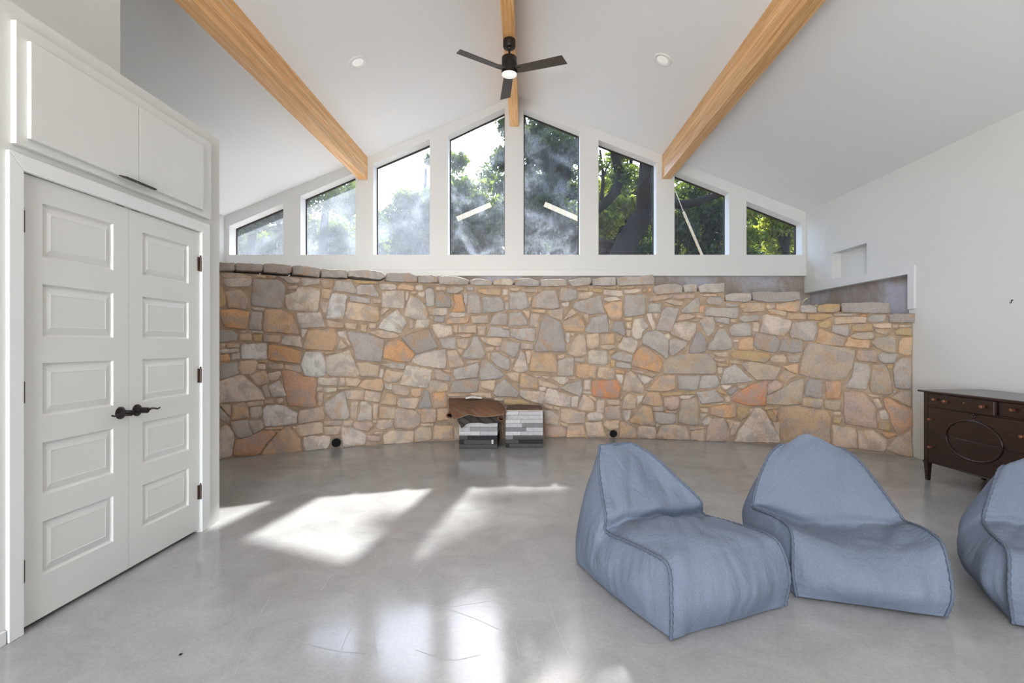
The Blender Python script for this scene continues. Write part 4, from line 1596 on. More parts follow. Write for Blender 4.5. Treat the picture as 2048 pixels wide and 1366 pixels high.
# ------------------------------------------------------------------ bean bag chairs
def bean_bag(label, fl_, fr_, back, L, stations, seed, peak_u=0.0, shell_bulge=0.06, front_bulge=0.0, flare=0.0):
    """fl_, fr_: front corners on the floor; back: unit vector front to back.
    stations (front foot .. peak): (length, height, half width, edge drop, sideways)."""
    fl_, fr_ = Vector(fl_), Vector(fr_)
    mid = (fl_ + fr_) / 2
    hw0 = (fr_ - fl_).length / 2
    ex = (fr_ - fl_).normalized()
    ey = Vector(back).normalized()
    root = empty('bean_bag', (mid.x, mid.y, 0))
    tag(root, label, 'bean bag', 'blue-grey bean bag chairs')

    def W(a, l, z):
        return np.array([ex.x * a + ey.x * l, ex.y * a + ey.y * l, z])
    S = catmull(stations, 14)
    ns = len(S)
    i_top = 14 * 2                       # front top edge is station 2
    na = 48
    rgn = random.Random(seed)
    top = np.zeros((ns, na + 1, 3))
    for i in range(ns):
        l, z, hw, drop, sx = S[i]
        s = i / (ns - 1)
        for j in range(na + 1):
            t = j / na * 2 - 1
            pil = 1 - t * t
            dz = -drop * (t * t)
            # pillowing: front face bulges outwards, seat sags
            l2 = l
            if i <= i_top:
                k = math.sin(math.pi * i / i_top)
                l2 = l - 0.05 * k * pil
            a = t * hw + sx
            nz = noise.noise(Vector((a * 3.1 + seed, l * 3.1 + z * 2, seed * 1.7))) * 0.034
            nz += noise.noise(Vector((a * 7 + l * 4 + seed, (l + z) * 2.5, seed))) * 0.016
            nz += (abs(noise.noise(Vector((a * 9 - l * 5 + seed, (l + z) * 1.6 + a * 2, seed + 4)))) - 0.2) * 0.022
            edge = 1 - min(1, (1 - abs(t)) / 0.16)
            nz *= min(1, (1 - abs(t)) / 0.12)
            puck = edge * (1 - edge) * 4 * 0.0035 * math.sin((l + z) * 170 + seed)
            top[i, j] = W(a, l2, z + dz)
            # offset along an approximate normal (up for seat, forward for face and back)
            q_ = min(1.0, max(0.0, (i - i_top + 12) / 26))
            up = 0.3 + 0.7 * q_ * q_ * (3 - 2 * q_)
            top[i, j] += np.array([-ey.x * (1.1 - up), -ey.y * (1.1 - up), up]) * (nz + puck)
    # shell (sides and back) hangs from the seam to the base outline
    seamL = top[i_top:, 0]
    seamR = top[i_top:, na]
    ext = np.vstack([seamL, seamR[::-1]])
    dl = np.r_[0, np.cumsum(np.linalg.norm(np.diff(ext, axis=0), axis=1))]
    nt_ = 150
    tt = np.linspace(0, dl[-1], nt_ + 1)
    T = np.stack([np.interp(tt, dl, ext[:, k]) for k in range(3)], 1)
    # base outline: straight sides, rounded back
    bo = []
    for k in range(60):
        bo.append((-hw0 - flare * (k / 59) - 0.02 * math.sin(math.pi * k / 59), (L - hw0 * 0.8) * k / 59))
    for k in range(1, 60):
        a = math.pi * k / 60
        bo.append((-hw0 * math.cos(a) - flare * (1 - k / 60), L - hw0 * 0.8 + hw0 * 0.8 * math.sin(a) ** 0.85))
    for k in range(59, -1, -1):
        bo.append((hw0 + 0.02 * math.sin(math.pi * k / 59), (L - hw0 * 0.8) * k / 59))
    bo = np.array(bo)
    db = np.r_[0, np.cumsum(np.linalg.norm(np.diff(bo, axis=0), axis=1))]
    fr = np.linspace(0, db[-1], nt_ + 1)
    B2 = np.stack([np.interp(fr, db, bo[:, k]) for k in range(2)], 1)
    nv = 26
    shell = np.zeros((nt_ + 1, nv + 1, 3))
    for i in range(nt_ + 1):
        b3 = W(B2[i, 0], B2[i, 1], 0.010)
        c = W(0, L * 0.45, 0)
        o = b3[:2] - c[:2]
        o = o / (np.linalg.norm(o) + 1e-9)
        endf = min(1, min(i, nt_ - i) / 10.0)
        for j in range(nv + 1):
            v = j / nv
            p = T[i] * (1 - v) + b3 * v
            # upper part drops more steeply: the cloth is filled out
            q = math.sin(math.pi * v) ** 0.9
            p[:2] += o * q * shell_bulge * endf
            wr = 0.020 * noise.noise(Vector((i * 0.10 + seed, v * 2.2, seed))) + 0.008 * noise.noise(Vector((i * 0.5, v * 1.2 + seed, 2)))
            puck = math.exp(-v * 16) * (1 - math.exp(-v * 70)) * 0.005 * math.sin(i * 1.9)
            p[:2] += o * (wr * q + puck) * endf
            shell[i, j] = p
    verts, faces = [], []

    def grid(G):
        n0 = len(verts)
        a, b_ = G.shape[:2]
        verts.extend(map(tuple, G.reshape(-1, 3)))
        for i in range(a - 1):
            for j in range(b_ - 1):
                faces.append((n0 + i * b_ + j, n0 + (i + 1) * b_ + j, n0 + (i + 1) * b_ + j + 1, n0 + i * b_ + j + 1))
    grid(top)
    sp = mesh('seat_panel', verts, faces, M['blue'], root, True)
    verts, faces = [], []
    grid(shell)
    mesh('side_panel', verts, faces, M['blue'], root, True)
    # underside, coloured black for the shadow beneath the bag
    bp = [W(x * 0.955, 0.022 + y * 0.955, 0.0) for x, y in B2[::3]]
    MB().prism([tuple(p) for p in bp], (0, 0, 0.022)).build('base_panel', M['underside'], root)
    # piping along the seams: up one front corner, round the seat and over the peak, down the other
    seam = np.vstack([top[:i_top, 0], ext, top[:i_top, na][::-1]])
    ds = np.r_[0, np.cumsum(np.linalg.norm(np.diff(seam, axis=0), axis=1))]
    keep = np.r_[True, np.diff(ds) > 1e-6]
    seam, ds = seam[keep], ds[keep]
    m_ = int(ds[-1] / 0.011)
    t2 = np.linspace(0, ds[-1], m_)
    P = np.stack([np.interp(t2, ds, seam[:, k]) for k in range(3)], 1)
    cen = W(0, L * 0.42, 0.12)
    for i in range(m_):
        o = P[i] - cen
        P[i] += o / np.linalg.norm(o) * 0.004
        P[i, 2] = max(P[i, 2], 0.012)
    rad = [0.0078 + 0.002 * math.sin(i * 1.9 + rgn.random()) for i in range(m_)]
    MB().tube([tuple(p) for p in P], rad, 7, 1.0).build('piping', M['piping'], root, True)
    return root


# (length, height, half width, edge drop, sideways)
A0, A1 = pf(1345, 1283), pf(1566, 1217)
bk = Vector((-(A1 - A0).y, (A1 - A0).x, 0))
bean_bag('blue-grey bean bag with a narrow-topped back, closest to the sun patches', A0, A1, bk, 1.04,
         [(0.0, 0.010, 0.345, 0.0, 0), (-0.015, 0.17, 0.355, 0.0, 0), (0.03, 0.325, 0.335, 0.015, 0), (0.15, 0.385, 0.335, 0.06, 0),
          (0.34, 0.385, 0.335, 0.075, 0), (0.53, 0.315, 0.33, 0.02, 0), (0.535, 0.375, 0.32, 0.0, -0.01), (0.64, 0.475, 0.27, 0.0, -0.02),
          (0.76, 0.595, 0.20, 0.0, -0.035), (0.83, 0.655, 0.135, 0.0, -0.05), (0.85, 0.668, 0.105, -0.005, -0.07)], 3, shell_bulge=0.05)
B0, B1 = pf(1592, 1196), pf(1893, 1238)
bk = Vector((-(B1 - B0).y, (B1 - B0).x, 0))
bean_bag('blue-grey bean bag with a tall rounded back, between the two other bean bags', B0, B1, bk, 1.04,
         [(0.0, 0.010, 0.31, 0.0, 0), (-0.015, 0.13, 0.33, 0.0, 0), (0.055, 0.245, 0.325, -0.065, 0.0), (0.19, 0.262, 0.345, -0.07, -0.02),
          (0.33, 0.25, 0.37, -0.07, -0.05), (0.47, 0.25, 0.385, -0.05, -0.08), (0.485, 0.32, 0.37, -0.02, -0.09), (0.58, 0.45, 0.32, 0.0, -0.10),
          (0.69, 0.59, 0.25, 0.02, -0.10), (0.775, 0.675, 0.18, 0.05, -0.10), (0.80, 0.70, 0.13, 0.075, -0.10)], 8, flare=0.16)
C0 = pf(2027, 1252)
C1 = C0 + Vector((0.54, -0.31, 0))
bk = Vector((-(C1 - C0).y, (C1 - C0).x, 0))
bean_bag('blue-grey bean bag standing in front of the dark wooden dresser', C0, C1, bk, 1.0,
         [(0.0, 0.010, 0.31, 0.0, 0), (-0.02, 0.17, 0.33, 0.0, 0), (0.03, 0.32, 0.32, 0.0, 0), (0.16, 0.35, 0.33, 0.01, 0),
          (0.32, 0.33, 0.325, 0.0, 0), (0.48, 0.33, 0.31, 0.0, 0), (0.50, 0.39, 0.30, 0.01, 0), (0.59, 0.50, 0.25, 0.01, 0),
          (0.71, 0.61, 0.19, 0.03, 0), (0.77, 0.65, 0.12, 0.06, 0)], 15, shell_bulge=0.10)

# ------------------------------------------------------------------ dresser
DX0, DX1, DYa, DYb = 3.77, 4.35, 3.77, 4.83           # front, back, near end, far end
dr = empty('dresser', ((DX0 + DX1) / 2, (DYa + DYb) / 2, 0))
tag(dr, 'dark mahogany dresser with an oval moulding across its drawers', 'dresser')
ox, oy = (DX0 + DX1) / 2, (DYa + DYb) / 2
fx, bx = DX0 - ox, DX1 - ox
hy = (DYb - DYa) / 2


def dbox(name, a, b_, par=dr, bev=0.0025, mat='mahogany'):
    return MB().box(a, b_).build(name, M[mat], par, bevel=bev)


dbox('carcass', (fx + 0.012, -hy + 0.012, 0.175), (bx, hy - 0.012, 0.833), bev=0.003)
# top with softly shaped edge
prof = [(-0.030, 0.832), (-0.034, 0.838), (-0.034, 0.846), (-0.028, 0.852)]
mb = MB()
v = []
for ins, z in prof:
    x0, x1, y0, y1 = fx + ins, bx, -hy + ins, hy - ins
    v += [(x0, y0, z), (x1, y0, z), (x1, y1, z), (x0, y1, z)]
f = [(3, 2, 1, 0), (12, 13, 14, 15)]
for k in range(3):
    for j in range(4):
        f.append((k * 4 + j, k * 4 + (j + 1) % 4, k * 4 + 4 + (j + 1) % 4, k * 4 + 4 + j))
mb.add(v, f).build('dresser_top', M['mahogany'], dr)
for sy in (1, -1):                                     # corner posts run down into tapered feet
    for sx, xx in ((0, fx), (1, bx - 0.045)):
        y0 = sy * hy - (0.045 if sy > 0 else 0)
        m = MB()
        m.box((xx, y0, 0.185), (xx + 0.045, y0 + 0.045, 0.832))
        m.box((xx - 0.006, y0 - 0.006, 0.165), (xx + 0.051, y0 + 0.051, 0.185))
        c = (xx + 0.0225, y0 + 0.0225)
        vv = []
        for z, h in ((0.165, 0.0235), (0.0, 0.015)):
            vv += [(c[0] - h, c[1] - h, z), (c[0] + h, c[1] - h, z), (c[0] + h, c[1] + h, z), (c[0] - h, c[1] + h, z)]
        m.add(vv, [(0, 1, 2, 3), (7, 6, 5, 4)] + [(j, j + 4, (j + 1) % 4 + 4, (j + 1) % 4) for j in range(4)])
        m.build('leg', M['mahogany'], dr, bevel=0.002)
for z in (0.703, 0.4515, 0.178):
    dbox('rail', (fx + 0.002, -hy + 0.045, z - 0.005), (fx + 0.03, hy - 0.045, z + 0.005), bev=0.002)


def knob(par, y, z, x):
    MB().lathe([(0.009, 0), (0.007, 0.008), (0.007, 0.012), (0.0125, 0.018), (0.0145, 0.025), (0.012, 0.032), (0.005, 0.035)], (x, y, z), (-1, 0, 0), 20).build('knob', M['knob'], par, True, R(50))


yl, yr = hy - 0.047, -hy + 0.047
yc1, yc0 = 4.60 - oy, 4.067 - oy
for a, b_, ky in ((yc1 + 0.002, yl, 0.5), (yr, yc0 - 0.014, 0.5)):
    d = dbox('small_drawer', (fx + 0.003, a, 0.711), (fx + 0.02, b_, 0.822))
    knob(d, (a + b_) / 2, 0.772, fx + 0.003)
d = dbox('centre_drawer', (fx - 0.032, yc0, 0.708), (fx + 0.02, yc1, 0.822))
for t in (0.13, 0.83):
    knob(d, yc1 + (yc0 - yc1) * t, 0.77, fx - 0.032)
MB().lathe([(0.006, 0), (0.004, 0.003)], (fx - 0.032, yc1 + (yc0 - yc1) * 0.47, 0.778), (-1, 0, 0), 14).build('keyhole_plate', M['knob'], d, True)
for z0_, z1_, kz in ((0.458, 0.696, 0.580), (0.185, 0.445, 0.322)):
    d = dbox('wide_drawer', (fx + 0.003, yr, z0_), (fx + 0.02, yl, z1_))
    for y in (yl - 0.043, yr + 0.043):
        knob(d, y, kz, fx + 0.003)
oc = (4.30 - oy, 0.462)
ov = [(fx + 0.0, oc[0] + 0.272 * math.cos(2 * math.pi * k / 64), oc[1] + 0.168 * math.sin(2 * math.pi * k / 64)) for k in range(65)]
MB().tube(ov, 0.0085, 8).build('oval_moulding', M['mahogany'], dr, True)
cv = MB()
for k, (dy, dz, r_) in enumerate([(0, 0.178, 0.011), (0.0, 0.20, 0.016), (0.022, 0.212, 0.013), (-0.022, 0.212, 0.013), (0.042, 0.215, 0.009), (-0.042, 0.215, 0.009), (0, 0.226, 0.012)]):
    cv.lathe([(r_ * 0.9, 0), (r_ * 1.0, 0.004), (r_ * 0.6, 0.010), (r_ * 0.15, 0.012)], (fx + 0.004, oc[0] + dy, oc[1] + dz), (-1, 0, 0), 12)
cv.build('carved_ornament', M['mahogany'], dr, True, R(50))

# ------------------------------------------------------------------ patchwork hide ottomans
HIDE = {'w': 'd9d6d6', 'l': 'c8c5c8', 'm': 'a9a4a6', 's': '8f8b8f', 'd': '5a5759', 'k': '39373a'}
HM = {k: plain('hide_' + n_, c, 0.8, 0, 0.12, 30, 0.5, 260, 0.2) for (k, c), n_ in zip(HIDE.items(), ('white', 'pale', 'grey', 'slate', 'dark', 'black'))}
M['hide_brown'] = plain('brown_hide', '6b5850', 0.8, 0, 0.25, 14, 0.5, 260, 0.2)
M['cream_piping'] = plain('cream_leather_piping', 'c9bcab', 0.6, 0, 0.08, 40)


def ottoman(xc, yf, w, h, rows, label, top_mat):
    root = empty('ottoman', (xc, yf + w / 2, 0))
    tag(root, label, 'ottoman', 'patchwork hide ottomans')
    hw = w / 2
    rh = h / len(rows)
    for r_, row in enumerate(rows):                   # from the floor up
        z0_, z1_ = r_ * rh + (0.002 if r_ == 0 else 0), (r_ + 1) * rh
        x = -hw
        parts = row.split()
        for p in parts:
            c, fr = p[0], float(p[1:])
            x2 = x + w * fr
            MB().box((x + 0.0008, -hw, z0_ + 0.0008), (x2 - 0.0008, hw, z1_ - 0.0008)).build('hide_patch', HM[c], root, bevel=0.003)
            x = x2
    # soft top panel with rounded back corners and piping
    pr = []
    rr = 0.13
    for cx_, cy_, a0 in ((hw - rr, hw - rr, 0), (-hw + rr, hw - rr, 90), (-hw + 0.012, -hw + 0.012, 180), (hw - 0.012, -hw + 0.012, 270)):
        q = rr if a0 < 180 else 0.012
        for k in range(7):
            a = R(a0 + 15 * k)
            pr.append((cx_ + q * math.cos(a), cy_ + q * math.sin(a)))
    n = len(pr)
    v, f = [], []
    for sc_, z in ((1.0, h), (1.0, h + 0.006), (0.985, h + 0.012), (0.93, h + 0.022), (0.6, h + 0.034)):
        v += [(x * sc_, y * sc_, z) for x, y in pr]
    for k in range(4):
        for j in range(n):
            f.append((k * n + j, k * n + (j + 1) % n, (k + 1) * n + (j + 1) % n, (k + 1) * n + j))
    f.append(tuple(4 * n + j for j in range(n)))
    mesh('top_panel', v, f, M[top_mat], root, True)
    MB().tube([(x * 1.0, y * 1.0, h + 0.007) for x, y in pr + pr[:1]], 0.006, 6).build('top_piping', M['cream_piping'], root, True)
    return root


Ya, Yb = 6.24, 6.29
ottoman((956.5 - CX) / FPX * Ya, Ya, 0.472, 0.425, ['d1', 'k0.12 d0.72 w0.06 k0.10', 'd0.22 k0.78', 'w0.55 l0.45', 'l0.3 m0.7', 'w1', 'l0.15 m0.6 l0.25', 'w0.4 l0.6'],
        'low patchwork hide ottoman buried under a brown blanket', 'hide_brown')
ottoman((1048.5 - CX) / FPX * Yb, Yb, 0.466, 0.452, ['k0.1 d0.9', 'd0.35 k0.65', 's0.2 d0.8', 'w0.4 l0.6', 's0.55 l0.45', 'l0.45 s0.55', 'w0.4 l0.6', 'l1', 'w0.35 l0.65'],
        'patchwork hide ottoman with a bare brown top', 'hide_brown')

# ------------------------------------------------------------------ blanket and paper on the low ottoman
def mat_blanket(name, c, band):
    m, nt, b = nodes(name)
    v = texco(nt)
    wv = N(nt, 'ShaderNodeTexWave', bands_direction='X')
    wv.inputs['Scale'].default_value = 55
    nt.links.new(v, wv.inputs[0])
    z = N(nt, 'ShaderNodeTexWave', bands_direction='DIAGONAL')
    z.inputs['Scale'].default_value = 4.5
    z.inputs['Distortion'].default_value = 3.0
    nt.links.new(v, z.inputs[0])
    n = noise_tex(nt, v, 7, 4)
    base = ramp(nt, n, [(0.3, lin(c[0])), (0.7, lin(c[1]))])
    bnd = ramp(nt, z.outputs['Fac'], [(0.72, (0, 0, 0, 1)), (0.82, (1, 1, 1, 1))])
    cc = mix(nt, base.outputs[0], lin(band), bnd.outputs[0])
    rib = ramp(nt, wv.outputs['Fac'], [(0.2, (0.75,) * 3), (0.8, (1.1,) * 3)])
    nt.links.new(mix(nt, cc, rib.outputs[0], 0.7, 'MULTIPLY'), b.inputs['Base Color'])
    b.inputs['Roughness'].default_value = 0.95
    bump(nt, b, wv.outputs['Fac'], 0.4, 0.004)
    return m


M['blanket'] = mat_blanket('brown_woven_wool', ('6d4a37', '8a5f47'), '7b6350')
M['blanket_low'] = mat_blanket('dark_woven_wool', ('45403c', '5c554f'), '3a3431')
M['fringe'] = plain('tan_hem_cord', '9c826a', 0.9, 0, 0.2, 80)
bl0 = px(953, 830, 6.2)
bl = empty('blanket', (bl0.x, 6.47, 0.45))
tag(bl, 'brown woven wool blanket folded over the low ottoman', 'blanket')
bo_ = Vector((bl0.x, 6.47, 0.45))


def sheet(name, rows, mat, th=0.014, nn=7):
    """rows: polylines (back to front) of world points; a thick cloth lofted between them."""
    C = np.array([[tuple(Vector(p) - bo_) for p in r_] for r_ in rows], float)
    g = np.stack([catmull(C[:, j], nn) for j in range(C.shape[1])], 1)
    g = np.stack([catmull(g[i], nn) for i in range(g.shape[0])], 0)
    a, b_ = g.shape[:2]
    for i in range(a):
        for j in range(b_):
            g[i, j, 2] += 0.006 * noise.noise(Vector(g[i, j]) * 14)
            g[i, j, 1] += 0.005 * noise.noise(Vector(g[i, j]) * 11 + Vector((5, 5, 5)))
    o = mesh(name, g.reshape(-1, 3), [(i * b_ + j, i * b_ + j + 1, (i + 1) * b_ + j + 1, (i + 1) * b_ + j) for i in range(a - 1) for j in range(b_ - 1)], M[mat], bl, True)
    md = o.modifiers.new('thickness', 'SOLIDIFY')
    md.thickness = th
    md.offset = 0
    return g


def bx_(x, y, Y):
    return px(x, y, Y)


up = [
    [bx_(898, 797, 6.75), bx_(915, 797, 6.75), bx_(940, 799, 6.75), bx_(965, 799, 6.75), bx_(988, 801, 6.75), bx_(1002, 808, 6.7)],
    [bx_(897, 804, 6.55), bx_(915, 805, 6.5), bx_(940, 806, 6.5), bx_(966, 803, 6.5), bx_(990, 807, 6.5), bx_(1006, 812, 6.5)],
    [bx_(898, 814, 6.3), bx_(917, 815, 6.26), bx_(940, 816, 6.24), bx_(966, 813, 6.25), bx_(990, 816, 6.24), bx_(1009, 818, 6.3)],
    [bx_(902, 826, 6.2), bx_(918, 826, 6.17), bx_(940, 821, 6.16), bx_(960, 825, 6.14), bx_(990, 824, 6.16), bx_(1012, 826, 6.18)],
    [bx_(908, 838, 6.18), bx_(922, 834, 6.15), bx_(938, 829, 6.13), bx_(957, 833, 6.11), bx_(986, 832, 6.13), bx_(1008, 829, 6.13)],
]
g = sheet('upper_fold', up, 'blanket')
MB().tube([tuple(p) for p in g[-1]], 0.007, 6).build('hem', M['fringe'], bl, True)
lo = [
    [bx_(914, 832, 6.20), bx_(932, 828, 6.20), bx_(955, 828, 6.20), bx_(980, 828, 6.20), bx_(1000, 832, 6.20)],
    [bx_(916, 842, 6.17), bx_(932, 840, 6.17), bx_(955, 839, 6.19), bx_(978, 839, 6.19), bx_(998, 839, 6.17)],
    [bx_(923, 857, 6.16), bx_(936, 847, 6.17), bx_(955, 846, 6.19), bx_(976, 847, 6.19), bx_(995, 845, 6.18)],
]
sheet('lower_fold', lo, 'blanket_low')
# open loops of the fold at both ends
for name, c, rx, rz, y0_, y1_ in (('end_loop', (1002.5, 836), 0.042, 0.044, 6.12, 6.27), ('end_loop', (899.5, 831), 0.045, 0.036, 6.20, 6.66)):
    p = px(c[0], c[1], y0_)
    ring = []
    for yy in (y0_, y0_ + 0.02, (y0_ + y1_) / 2, y1_):
        row = []
        for k in range(13):
            a = 2 * math.pi * k / 12
            row.append(Vector((p.x + rx * math.cos(a), yy, p.z + rz * math.sin(a))) - bo_)
        ring.append(row)
    b_ = 13
    o = mesh(name, [q for r_ in ring for q in r_], [(i * b_ + j, i * b_ + j + 1, (i + 1) * b_ + j + 1, (i + 1) * b_ + j) for i in range(3) for j in range(12)], M['blanket'], bl, True)
    md = o.modifiers.new('thickness', 'SOLIDIFY')
    md.thickness = 0.012
M['paper'] = plain('white_paper', 'e8e6e2', 0.7, 0, 0.04, 20)
pp_ = px(948, 797, 6.6)
pa = [[px(931, 798.5, 6.58), px(945, 795.5, 6.58), px(955, 797, 6.58), px(964, 798, 6.58)], [px(932, 793.8, 6.72), px(945, 793, 6.72), px(955, 794.5, 6.72), px(963, 794, 6.72)]]
C = np.array([[tuple(q - pp_) for q in r_] for r_ in pa])
gg = np.stack([catmull(C[i], 5) for i in range(2)], 0)
w_ = gg.shape[1]
o = mesh('folded_paper', gg.reshape(-1, 3), [(j, j + 1, w_ + j + 1, w_ + j) for j in range(w_ - 1)], M['paper'], None, True)
o.location = pp_ + Vector((0, 0, 0.012))
md = o.modifiers.new('thickness', 'SOLIDIFY')
md.thickness = 0.012
tag(o, 'small folded white paper lying on the brown blanket', 'paper')

# ------------------------------------------------------------------ floor scratches and a dead bug
SCR = [[(905, 1098), (880, 1108), (850, 1130), (835, 1150), (810, 1165), (780, 1190), (750, 1215), (715, 1240), (700, 1262)], [(700, 1262), (692, 1275), (682, 1300)],
       [(680, 1140), (660, 1155), (642, 1182)], [(780, 1185), (850, 1180), (950, 1176), (1060, 1174)], [(775, 1197), (850, 1208), (930, 1230), (1000, 1260)],
       [(540, 1193), (520, 1230), (490, 1290), (470, 1350)], [(1005, 1202), (1030, 1205), (1085, 1207), (1160, 1219)], [(1092, 1185), (1105, 1230), (1120, 1270), (1140, 1315)],
       [(1172, 1215), (1180, 1260), (1195, 1315)], [(1020, 1070), (1070, 1090), (1110, 1105)], [(895, 1215), (990, 1200), (1040, 1185)], [(830, 1300), (900, 1320), (960, 1310)],
       [(590, 1280), (660, 1300), (760, 1310)], [(1030, 1265), (1038, 1310)], [(745, 1250), (748, 1275), (755, 1320)], [(1150, 1140), (1158, 1180), (1160, 1215)]]
for pts in SCR:
    P = catmull([tuple(pf(*p)) for p in pts], 6)
    v, f = [], []
    for i, p in enumerate(P):
        d = P[min(i + 1, len(P) - 1)] - P[max(i - 1, 0)]
        n_ = np.array([-d[1], d[0], 0]) / (np.linalg.norm(d) + 1e-9) * 0.0009
        v += [tuple(p + n_ + np.array([0, 0, 0.0004])), tuple(p - n_ + np.array([0, 0, 0.0004]))]
    for i in range(len(P) - 1):
        f.append((2 * i, 2 * i + 1, 2 * i + 3, 2 * i + 2))
    mesh('scratch', v, f, M['scratch'], fl)
bg_ = pf(361, 1310)
bug = empty('dead_beetle', bg_)
tag(bug, 'tiny dead black beetle on the floor in front of the closet doors', 'insect')
MB().lathe([(0.0005, -0.006), (0.0028, -0.003), (0.0032, 0.001), (0.002, 0.005), (0.0005, 0.0065)], (0, 0, 0.0032), (1, 0.2, 0), 12).build('body', M['dark'], bug, True)
for s in (-1, 1):
    for k in (-1, 0, 1):
        MB().tube([(k * 0.002, s * 0.002, 0.003), (k * 0.003, s * 0.005, 0.0055), (k * 0.005, s * 0.007, 0.0006)], 0.0005, 5).build('leg', M['dark'], bug)
# ------------------------------------------------------------------ outdoors: hillside and trees
v, f = [], []
nx, ny = 40, 26
for j in range(ny + 1):
    for i in range(nx + 1):
        X = -30 + 66 * i / nx
        Y = YG + 0.26 + 44 * j / ny
        z = 2.2 + 0.05 * (Y - YG) + 0.25 * noise.noise(Vector((X * 0.2, Y * 0.2, 0)))
        v.append((X, Y, z if j else 2.1))
for j in range(ny):
    for i in range(nx):
        f.append((j * (nx + 1) + i, j * (nx + 1) + i + 1, (j + 1) * (nx + 1) + i + 1, (j + 1) * (nx + 1) + i))
tag(mesh('ground', v, f, M['earth'], None, True), 'leaf-littered hillside behind the house', kind='structure')


def leaves(clumps, n, size, seed):
    """Leaf cards scattered through clumps (centre, radius); returns vertex array."""
    g = np.random.default_rng(seed)
    wts = np.array([c[1] ** 2.2 for c in clumps])
    idx = g.choice(len(clumps), n, p=wts / wts.sum())
    cen = np.array([c[0] for c in clumps])[idx]
    rad = np.array([c[1] for c in clumps])[idx]
    d = g.normal(size=(n, 3))
    d /= np.linalg.norm(d, axis=1)[:, None]
    r_ = rad * g.random(n) ** 0.45
    p = cen + d * r_[:, None] * np.array([1, 1, 0.8])
    a = g.normal(size=(n, 3))
    a /= np.linalg.norm(a, axis=1)[:, None]
    b_ = np.cross(a, g.normal(size=(n, 3)))
    b_ /= np.linalg.norm(b_, axis=1)[:, None]
    s = size * g.uniform(0.6, 1.3, n)[:, None]
    q = np.stack([p - a * s, p + b_ * s * 0.5, p + a * s, p - b_ * s * 0.5], 1)
    return q.reshape(-1, 3)


def leaf_obj(name, verts, mat, parent):
    n = len(verts) // 4
    me = bpy.data.meshes.new(name)
    me.vertices.add(4 * n)
    me.vertices.foreach_set('co', verts.astype('f').ravel())
    me.loops.add(4 * n)
    me.loops.foreach_set('vertex_index', np.arange(4 * n, dtype='i'))
    me.polygons.add(n)
    me.polygons.foreach_set('loop_start', np.arange(0, 4 * n, 4, dtype='i'))
    me.update(calc_edges=True)
    me.materials.append(mat)
    o = link(bpy.data.objects.new(name, me), parent)
    o['kind'] = 'stuff'
    return o


def clump_fill(c, rad, k, r0, seed):
    """k clump centres in the ellipsoid (c, rad)."""
    g = random.Random(seed)
    out = []
    while len(out) < k:
        p = [g.uniform(-1, 1) for _ in range(3)]
        if sum(q * q for q in p) <= 1:
            out.append(((c[0] + p[0] * rad[0], c[1] + p[1] * rad[1], c[2] + p[2] * rad[2]), r0 * g.uniform(0.6, 1.25)))
    return out


def tree(label, base, limbs, crown, n, size, mat, seed, cat='tree', group='trees outside the gable windows'):
    root = empty('tree', base)
    tag(root, label, cat, group)
    b0 = Vector(base)
    tr = MB()
    for pts, rad in limbs:
        P = catmull([(*(Vector(p) - b0), r_) for p, r_ in zip(pts, rad)], 5)
        tr.tube([tuple(p[:3]) for p in P], [p[3] for p in P], 9)
    tr.build('trunk', M['bark'], root, True)
    cl = []
    for c, rad, k, r0 in crown:
        cl += clump_fill(tuple(Vector(c) - b0), rad, k, r0, seed + len(cl))
    leaf_obj('foliage', leaves(cl, n, size, seed), M[mat], root)
    return root


def gz(X, Y):
    return 2.2 + 0.05 * (Y - YG)


# big oak: thick trunk leaning through the sixth window, limbs across the fifth and seventh
Yo = 13.0
def O(x, y, dy=0.0):
    return tuple(px(x, y, Yo + dy))
tree('large oak with a thick leaning dark trunk between the ridge beam and the dresser side', (2.05, Yo, gz(0, Yo)),
     [([(2.0, Yo, 2.3), O(1245, 505), O(1265, 465), O(1288, 425), O(1293, 370), O(1295, 330), (3.25, Yo + 0.2, 7.6), (3.6, Yo + 0.6, 9.5)], [0.34, 0.29, 0.27, 0.25, 0.22, 0.2, 0.17, 0.12]),
      ([O(1293, 350), O(1340, 400, -0.3), O(1372, 408, -0.4), O(1410, 398, -0.4), O(1450, 383, -0.3), O(1500, 350, 0)], [0.14, 0.12, 0.11, 0.09, 0.07, 0.05]),
      ([O(1250, 500, 0.6), O(1150, 470, 1.0), O(1100, 441, 1.0), O(1060, 440, 1.0), O(1010, 470, 1.2)], [0.14, 0.13, 0.11, 0.10, 0.08]),
      ([O(1150, 505, 1.0), O(1152, 470, 1.0), O(1135, 450, 1.0)], [0.13, 0.11, 0.08]),
      ([O(1160, 440, 1.5), O(1200, 415, 1.5), O(1232, 380, 1.5), O(1237, 345, 1.5), O(1229, 300, 1.5), (2.4, Yo + 1.5, 8.2), (2.6, Yo + 1.2, 9.5)], [0.10, 0.13, 0.14, 0.13, 0.12, 0.10, 0.07]),
      ([O(1203, 400, 1.6), O(1206, 350, 1.6), O(1200, 300, 1.6)], [0.06, 0.045, 0.03]),
      ([O(1206, 350, 1.6), O(1220, 325, 1.6)], [0.035, 0.015])],
     [((4.6, 14.0, 9.7), (3.1, 1.9, 1.9), 46, 0.75), ((3.5, 13.6, 8.75), (1.7, 1.0, 0.8), 18, 0.6), ((4.0, 14.5, 6.6), (3.2, 1.2, 0.7), 12, 0.45), ((1.25, 14.4, 10.0), (0.5, 0.6, 0.55), 7, 0.34), ((0.2, 14.2, 9.4), (0.5, 0.5, 0.3), 2, 0.2)],
     36000, 0.085, 'leaf_dark', 11)
